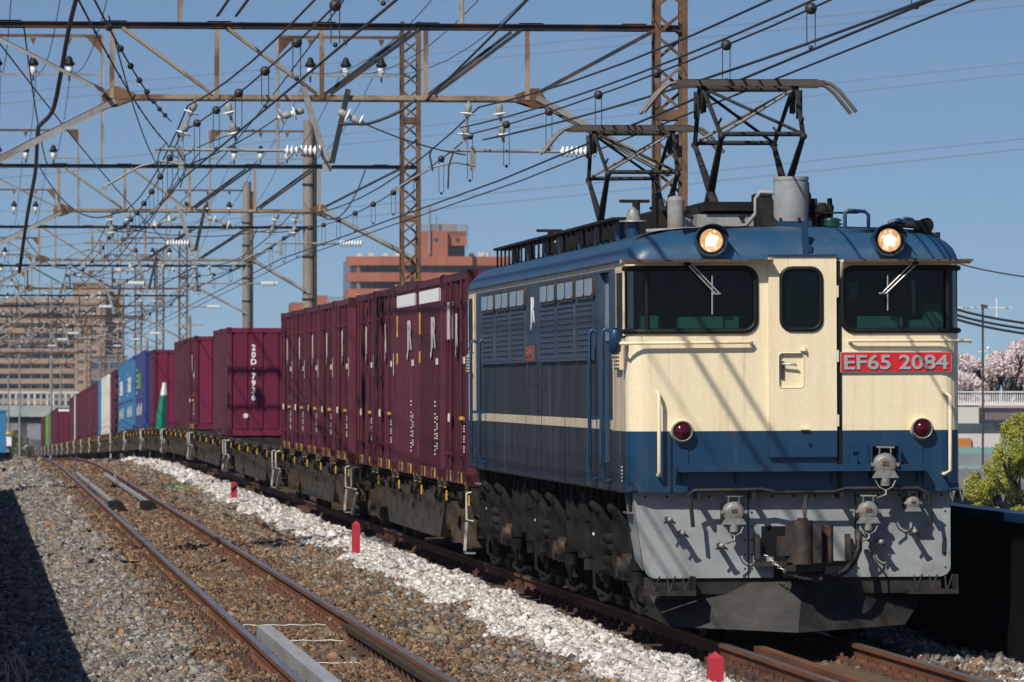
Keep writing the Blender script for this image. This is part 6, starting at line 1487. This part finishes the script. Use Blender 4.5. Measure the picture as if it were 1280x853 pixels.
# trackside clutter poles far away
for i, (px, py, Y, lab) in enumerate(((24, 440, 520, 'thin grey pole left of the far train end'), (63, 350, 420, 'tall thin grey pole in front of the tan apartment block'), (10, 470, 470, 'short grey pole at the far left edge'), (75, 455, 600, 'thin grey pole just above the end of the train'), (235, 395, 240, 'thin pole between the far lattice columns, right one'), (182, 425, 300, 'thin pole between the far lattice columns, left one'))):
    X = (px+35)*Y/FPX if i < 4 else (px+35)*Y/FPX; zt = CZ+(HZY-py)*Y/FPX; B = MB(); B.tube([(X, Y, rz(Y)-.8), (X, Y, zt)], [.11, .08], 8, 0); B.bar((X-.6, Y, zt-.4), (X+.6, Y, zt-.4), .08, .08)
    one(B, 'utility_pole', 'galv', (X, Y, rz(Y)-.8), lab, 'pole')
B = MB(); a = P(-20, 497, 600); 
# signal beside the far track
p = P(10, 545, 330); B = MB(); B.tube([(p.x, 330, rz(330)-.5), (p.x, 330, p.z)], .07, 8, 0); B.box(p.x-.2, p.x+.2, 329.8, 330.1, p.z-.6, p.z+.1, 1); B.lathe((p.x, 329.9, p.z+.1), (0, 0, 1), [(0, .26), (.1, .22), (.18, .0)], 12, 2)
one(B, 'trackside_box', ['galv', 'white', 'yellow'], (p.x, 330, rz(330)-.5), 'white trackside box with a yellow cap left of the far end of the train', 'box')

# foliage ------------------------------------------------------------
def leaves(name, mm, clusters, n, size, parent=None, up=.3, loc=None):
    cen = np.array([c[:3] for c in clusters]); rad = np.array([c[3] for c in clusters]); k = rng.choice(len(clusters), n, p=rad**2/np.sum(rad**2))
    d = rng.normal(size=(n, 3)); d /= np.linalg.norm(d, axis=1)[:, None]; r = rad[k]*rng.uniform(.25, 1.05, n)**.6
    c = cen[k]+d*r[:, None]*np.array([1, 1, .8])
    a = rng.normal(size=(n, 3)); a /= np.linalg.norm(a, axis=1)[:, None]; b_ = np.cross(a, rng.normal(size=(n, 3))); b_ /= np.linalg.norm(b_, axis=1)[:, None]
    s = size*rng.uniform(.6, 1.4, n)[:, None]
    V = np.stack([c-a*s, c+b_*s*.55, c+a*s, c-b_*s*.55], 1).reshape(-1, 3)
    me = bpy.data.meshes.new(name); me.from_pydata([tuple(v) for v in V], [], [(4*i, 4*i+1, 4*i+2, 4*i+3) for i in range(n)]); me.materials.append(mm)
    o = bpy.data.objects.new(name, me); col.objects.link(o)
    if parent: o.parent = parent; o.location = -parent.location
    return o
def tree(name, base, h, clusters, mm, n, size, label, bark, tr=.25, cat='tree', every=1):
    root = empty(name, base); tag(root, label, cat)
    B = MB(); bx0 = Vector(base); top = bx0+Vector((0, 0, h*.45)); B.tube([bx0, bx0+Vector((.1, 0, h*.2)), top], [tr, tr*.8, tr*.6], 8)
    for c in clusters[::every]:
        e = Vector(c[:3]); m_ = top.lerp(e, .5)+Vector((random.uniform(-.3, .3), random.uniform(-.3, .3), -.2)); B.tube([top-Vector((0, 0, random.uniform(0, h*.2))), m_, e+Vector((0, 0, c[3]*.5))], [tr*.45, tr*.28, .02], 5)
        for q in range(5): v = Vector((random.gauss(0, 1), random.gauss(0, 1), random.uniform(.0, 1.2))).normalized()*c[3]*.95; B.tube([m_.lerp(e, .5), e+v], [tr*.12, .01], 4)
    bpart(B, 'trunk', [bark], root)
    leaves('crown', mm, clusters, n, size, root)
    return root
bark = mat('bark_dark', (.045, .032, .028), rough=.9)
M['blossom'] = mat('cherry_blossom', (.80, .68, .67), (.64, .52, .52), .4, .6, (1.5, 1.5, 1.5), rough=.7, fine=.15)
Yc = 215.; kc = Yc/FPX; cl = []
for i in range(46):
    px = random.uniform(1186, 1345); e = abs(px-1275)/85; top = 432+26*min(1, e)**2*1.3+random.uniform(0, 6)
    py = random.uniform(top, 500); cl.append(((px+35)*kc, Yc+random.uniform(-3, 3), CZ+(HZY-py)*kc, random.uniform(.30, .62)))
tree('cherry_tree', ((1262+35)*kc, Yc, -.8), 4.0, cl, M['blossom'], 36000, .055, 'pink blossoming cherry tree behind the low buildings at the right edge', bark, .2)
M['fresh'] = mat('fresh_leaf', (.40, .40, .055), (.24, .28, .04), .4, .62, (2.5, 2.5, 2.5), rough=.55, fine=.25)
Ys = 78.; ks = Ys/FPX; cl = []
for i in range(150):
    py = random.uniform(518, 680); lim = 1292-66*min(1, ((py-508)/110))**.8; px = random.uniform(lim, 1365); cl.append(((px+35)*ks, Ys+random.uniform(-.6, .6), CZ+(HZY-py)*ks, random.uniform(.06, .17)))
tree('young_tree', ((1310+35)*ks, Ys, -.8), 2.0, cl, M['fresh'], 75000, .014, 'yellow green leafy young tree beyond the dark wall at the right edge', bark, .022, every=6)
cl = [((px+35)*480/FPX, 480, CZ+(HZY-py)*480/FPX, r_) for px, py, r_ in ((30, 556, .8), (36, 562, .7), (42, 560, .5), (12, 562, .7), (0, 558, .9))]
# right hand buildings
def boxpx(B, px0, px1, py0, py1, Y, d, m=0):
    kk = Y/FPX; B.box((px0+35)*kk, (px1+35)*kk, Y, Y+d, CZ+(HZY-py1)*kk, CZ+(HZY-py0)*kk, m)
def rootpx(name, px, Y, label, cat='building'): r_ = empty(name, ((px+35)*Y/FPX, Y, -.8)); tag(r_, label, cat); return r_
r_ = rootpx('house', 1240, 170, 'pale flat roofed house with a white roof terrace railing behind the cab at the right')
B = MB(); boxpx(B, 1130, 1234, 507, 640, 170, 8, 0); boxpx(B, 1234, 1330, 503, 640, 170.5, 8, 1); bpart(B, 'wall', ['pale_wall', mat('pinkish_wall', (.42, .34, .33), rough=.9)], r_)
B = MB(); kk = 170/FPX
for j in range(62): x = (1150+j*2.9+35)*kk; B.box(x-.014, x+.014, 170.0, 170.03, CZ+(HZY-507)*kk, CZ+(HZY-491)*kk)
boxpx(B, 1145, 1330, 489.5, 491, 169.95, .1); boxpx(B, 1145, 1330, 505, 507, 169.95, .1); bpart(B, 'terrace_railing', ['white'], r_)
B = MB(); boxpx(B, 1150, 1330, 530, 543, 169.2, .8); bpart(B, 'canopy', ['win_dark'], r_)
r_ = rootpx('shed', 1212, 160, 'shed with orange slatted front beyond the locomotive')
B = MB(); boxpx(B, 1150, 1330, 545, 640, 160, 5, 0); bpart(B, 'wall', ['pale_wall'], r_)
B = MB()
for j in range(6): boxpx(B, 1165, 1224, 548.5+j*3, 551+j*3, 159.9, .08)
bpart(B, 'slatted_front', ['orange'], r_)
r_ = rootpx('house', 1225, 150, 'low building with a pale green sheet metal roof')
B = MB(); boxpx(B, 1130, 1300, 570, 640, 150, 4, 0); bpart(B, 'wall', ['tile'], r_)
kk = 150/FPX; B = MB(); B.prism([(149.4, CZ+(HZY-588)*kk), (154.5, CZ+(HZY-563)*kk), (154.5, CZ+(HZY-566)*kk), (149.4, CZ+(HZY-590)*kk)], 1130*kk, 1330*kk, 'x'); 
for j in range(30): x = (1150+j*6+35)*kk; B.bar((x, 149.4, CZ+(HZY-587.3)*kk), (x, 154.4, CZ+(HZY-562.5)*kk), .04, .05)
bpart(B, 'roof', ['green_roof'], r_)
r_ = rootpx('workshop', 1215, 125, 'workshop with a zigzag folded grey roof edge')
kk = 125/FPX; B = MB(); boxpx(B, 1110, 1300, 622, 680, 125, 4, 0); bpart(B, 'wall', ['win_dark'], r_)
B = MB()
pts = []
for j in range(14): x = (1130+j*13+35)*kk; pts += [(x, CZ+(HZY-625)*kk), (x+6.5*kk, CZ+(HZY-599)*kk)]
for (a, c) in zip(pts, pts[1:]): B.add([(a[0], 124.5, a[1]), (c[0], 124.5, c[1]), (c[0], 130, c[1]+.15), (a[0], 130, a[1]+.15)], [(0, 1, 2, 3)], 0); B.add([(a[0], 124.5, a[1]-.08), (c[0], 124.5, c[1]-.08), (c[0], 124.5, c[1]), (a[0], 124.5, a[1])], [(0, 1, 2, 3)], 0)
boxpx(B, 1110, 1320, 588, 600, 129.9, .4, 1); bpart(B, 'roof', ['tile', 'tile'], r_)
# tv aerial
r_ = rootpx('tv_aerial', 1238, 145, 'television aerial on a thin mast at the right', 'aerial'); kk = 145/FPX; X = (1239+35)*kk
def zpx(py): return CZ+(HZY-py)*kk
def xpx(px): return (px+35)*kk
B = MB(); B.tube([(X, 145, -.8), (X, 145, zpx(379))], .030, 8, 0); B.box(X-.05, X+.12, 144.95, 145.05, zpx(384), zpx(380), 1); bpart(B, 'mast', ['wagon', 'rust'], r_)
B = MB(); B.tube([(xpx(1198), 145, zpx(383.5)), (xpx(1276), 145, zpx(384))], .014, 6, 0)
for px in (1203, 1215, 1220, 1229, 1270): B.tube([(xpx(px), 144.6, zpx(383.5)), (xpx(px), 145.4, zpx(383.5))], .012, 5, 0); B.ball((xpx(px), 145, zpx(383.5)), .03, 1, 6)
B.tube([(xpx(1257), 145, zpx(371)), (xpx(1257), 145, zpx(396))], .020, 6, 0)
B.tube([(xpx(1232), 145, zpx(440)), (xpx(1248), 145, zpx(438))], .014, 5, 0); B.ball((xpx(1246), 145, zpx(435)), .05, 0)
bpart(B, 'antenna', ['white', 'wagon'], r_)
# distant trees under the far bridge
for i, (px, py, Y, w_) in enumerate(((2, 552, 600, 1.6), (24, 556, 610, 1.4))):
    kk = Y/FPX; cx = (px+35)*kk; cz = CZ+(HZY-py)*kk
    cl = [(cx+random.uniform(-w_, w_), Y+random.uniform(-1, 1), cz+random.uniform(-1, .6), random.uniform(.4, .8)) for _ in range(9)]
    tree('bush', (cx, Y, -6.5), 1.5, cl, mat('far_leaf', (.06, .09, .03), (.10, .12, .05), .4, .6, (1, 1, 1)), 1600, .12, ['dark green bush at the left edge under the bridge', 'dark green bush left of the last containers'][i], bark, .08, 'bush')

# ------------------------------------------------------------------ the air
B = MB(); B.box(-1500, 1500, -60, 2500, -10, 150)
hz_ = B.build('haze', []) if False else None
me = bpy.data.meshes.new('haze'); me.from_pydata(B.v, [], B.f); hz_ = bpy.data.objects.new('haze', me); col.objects.link(hz_)
hm = bpy.data.materials.new('thin_air'); hm.use_nodes = True; t = hm.node_tree
for n_ in list(t.nodes): t.nodes.remove(n_)
o_ = t.nodes.new('ShaderNodeOutputMaterial'); pv = t.nodes.new('ShaderNodeVolumePrincipled'); pv.inputs['Color'].default_value = (.62, .78, 1.0, 1); pv.inputs['Density'].default_value = .00010; pv.inputs['Anisotropy'].default_value = .1
t.links.new(pv.outputs[0], o_.inputs['Volume']); me.materials.append(hm); tag(hz_, 'thin bluish air', 'haze', kind='stuff')
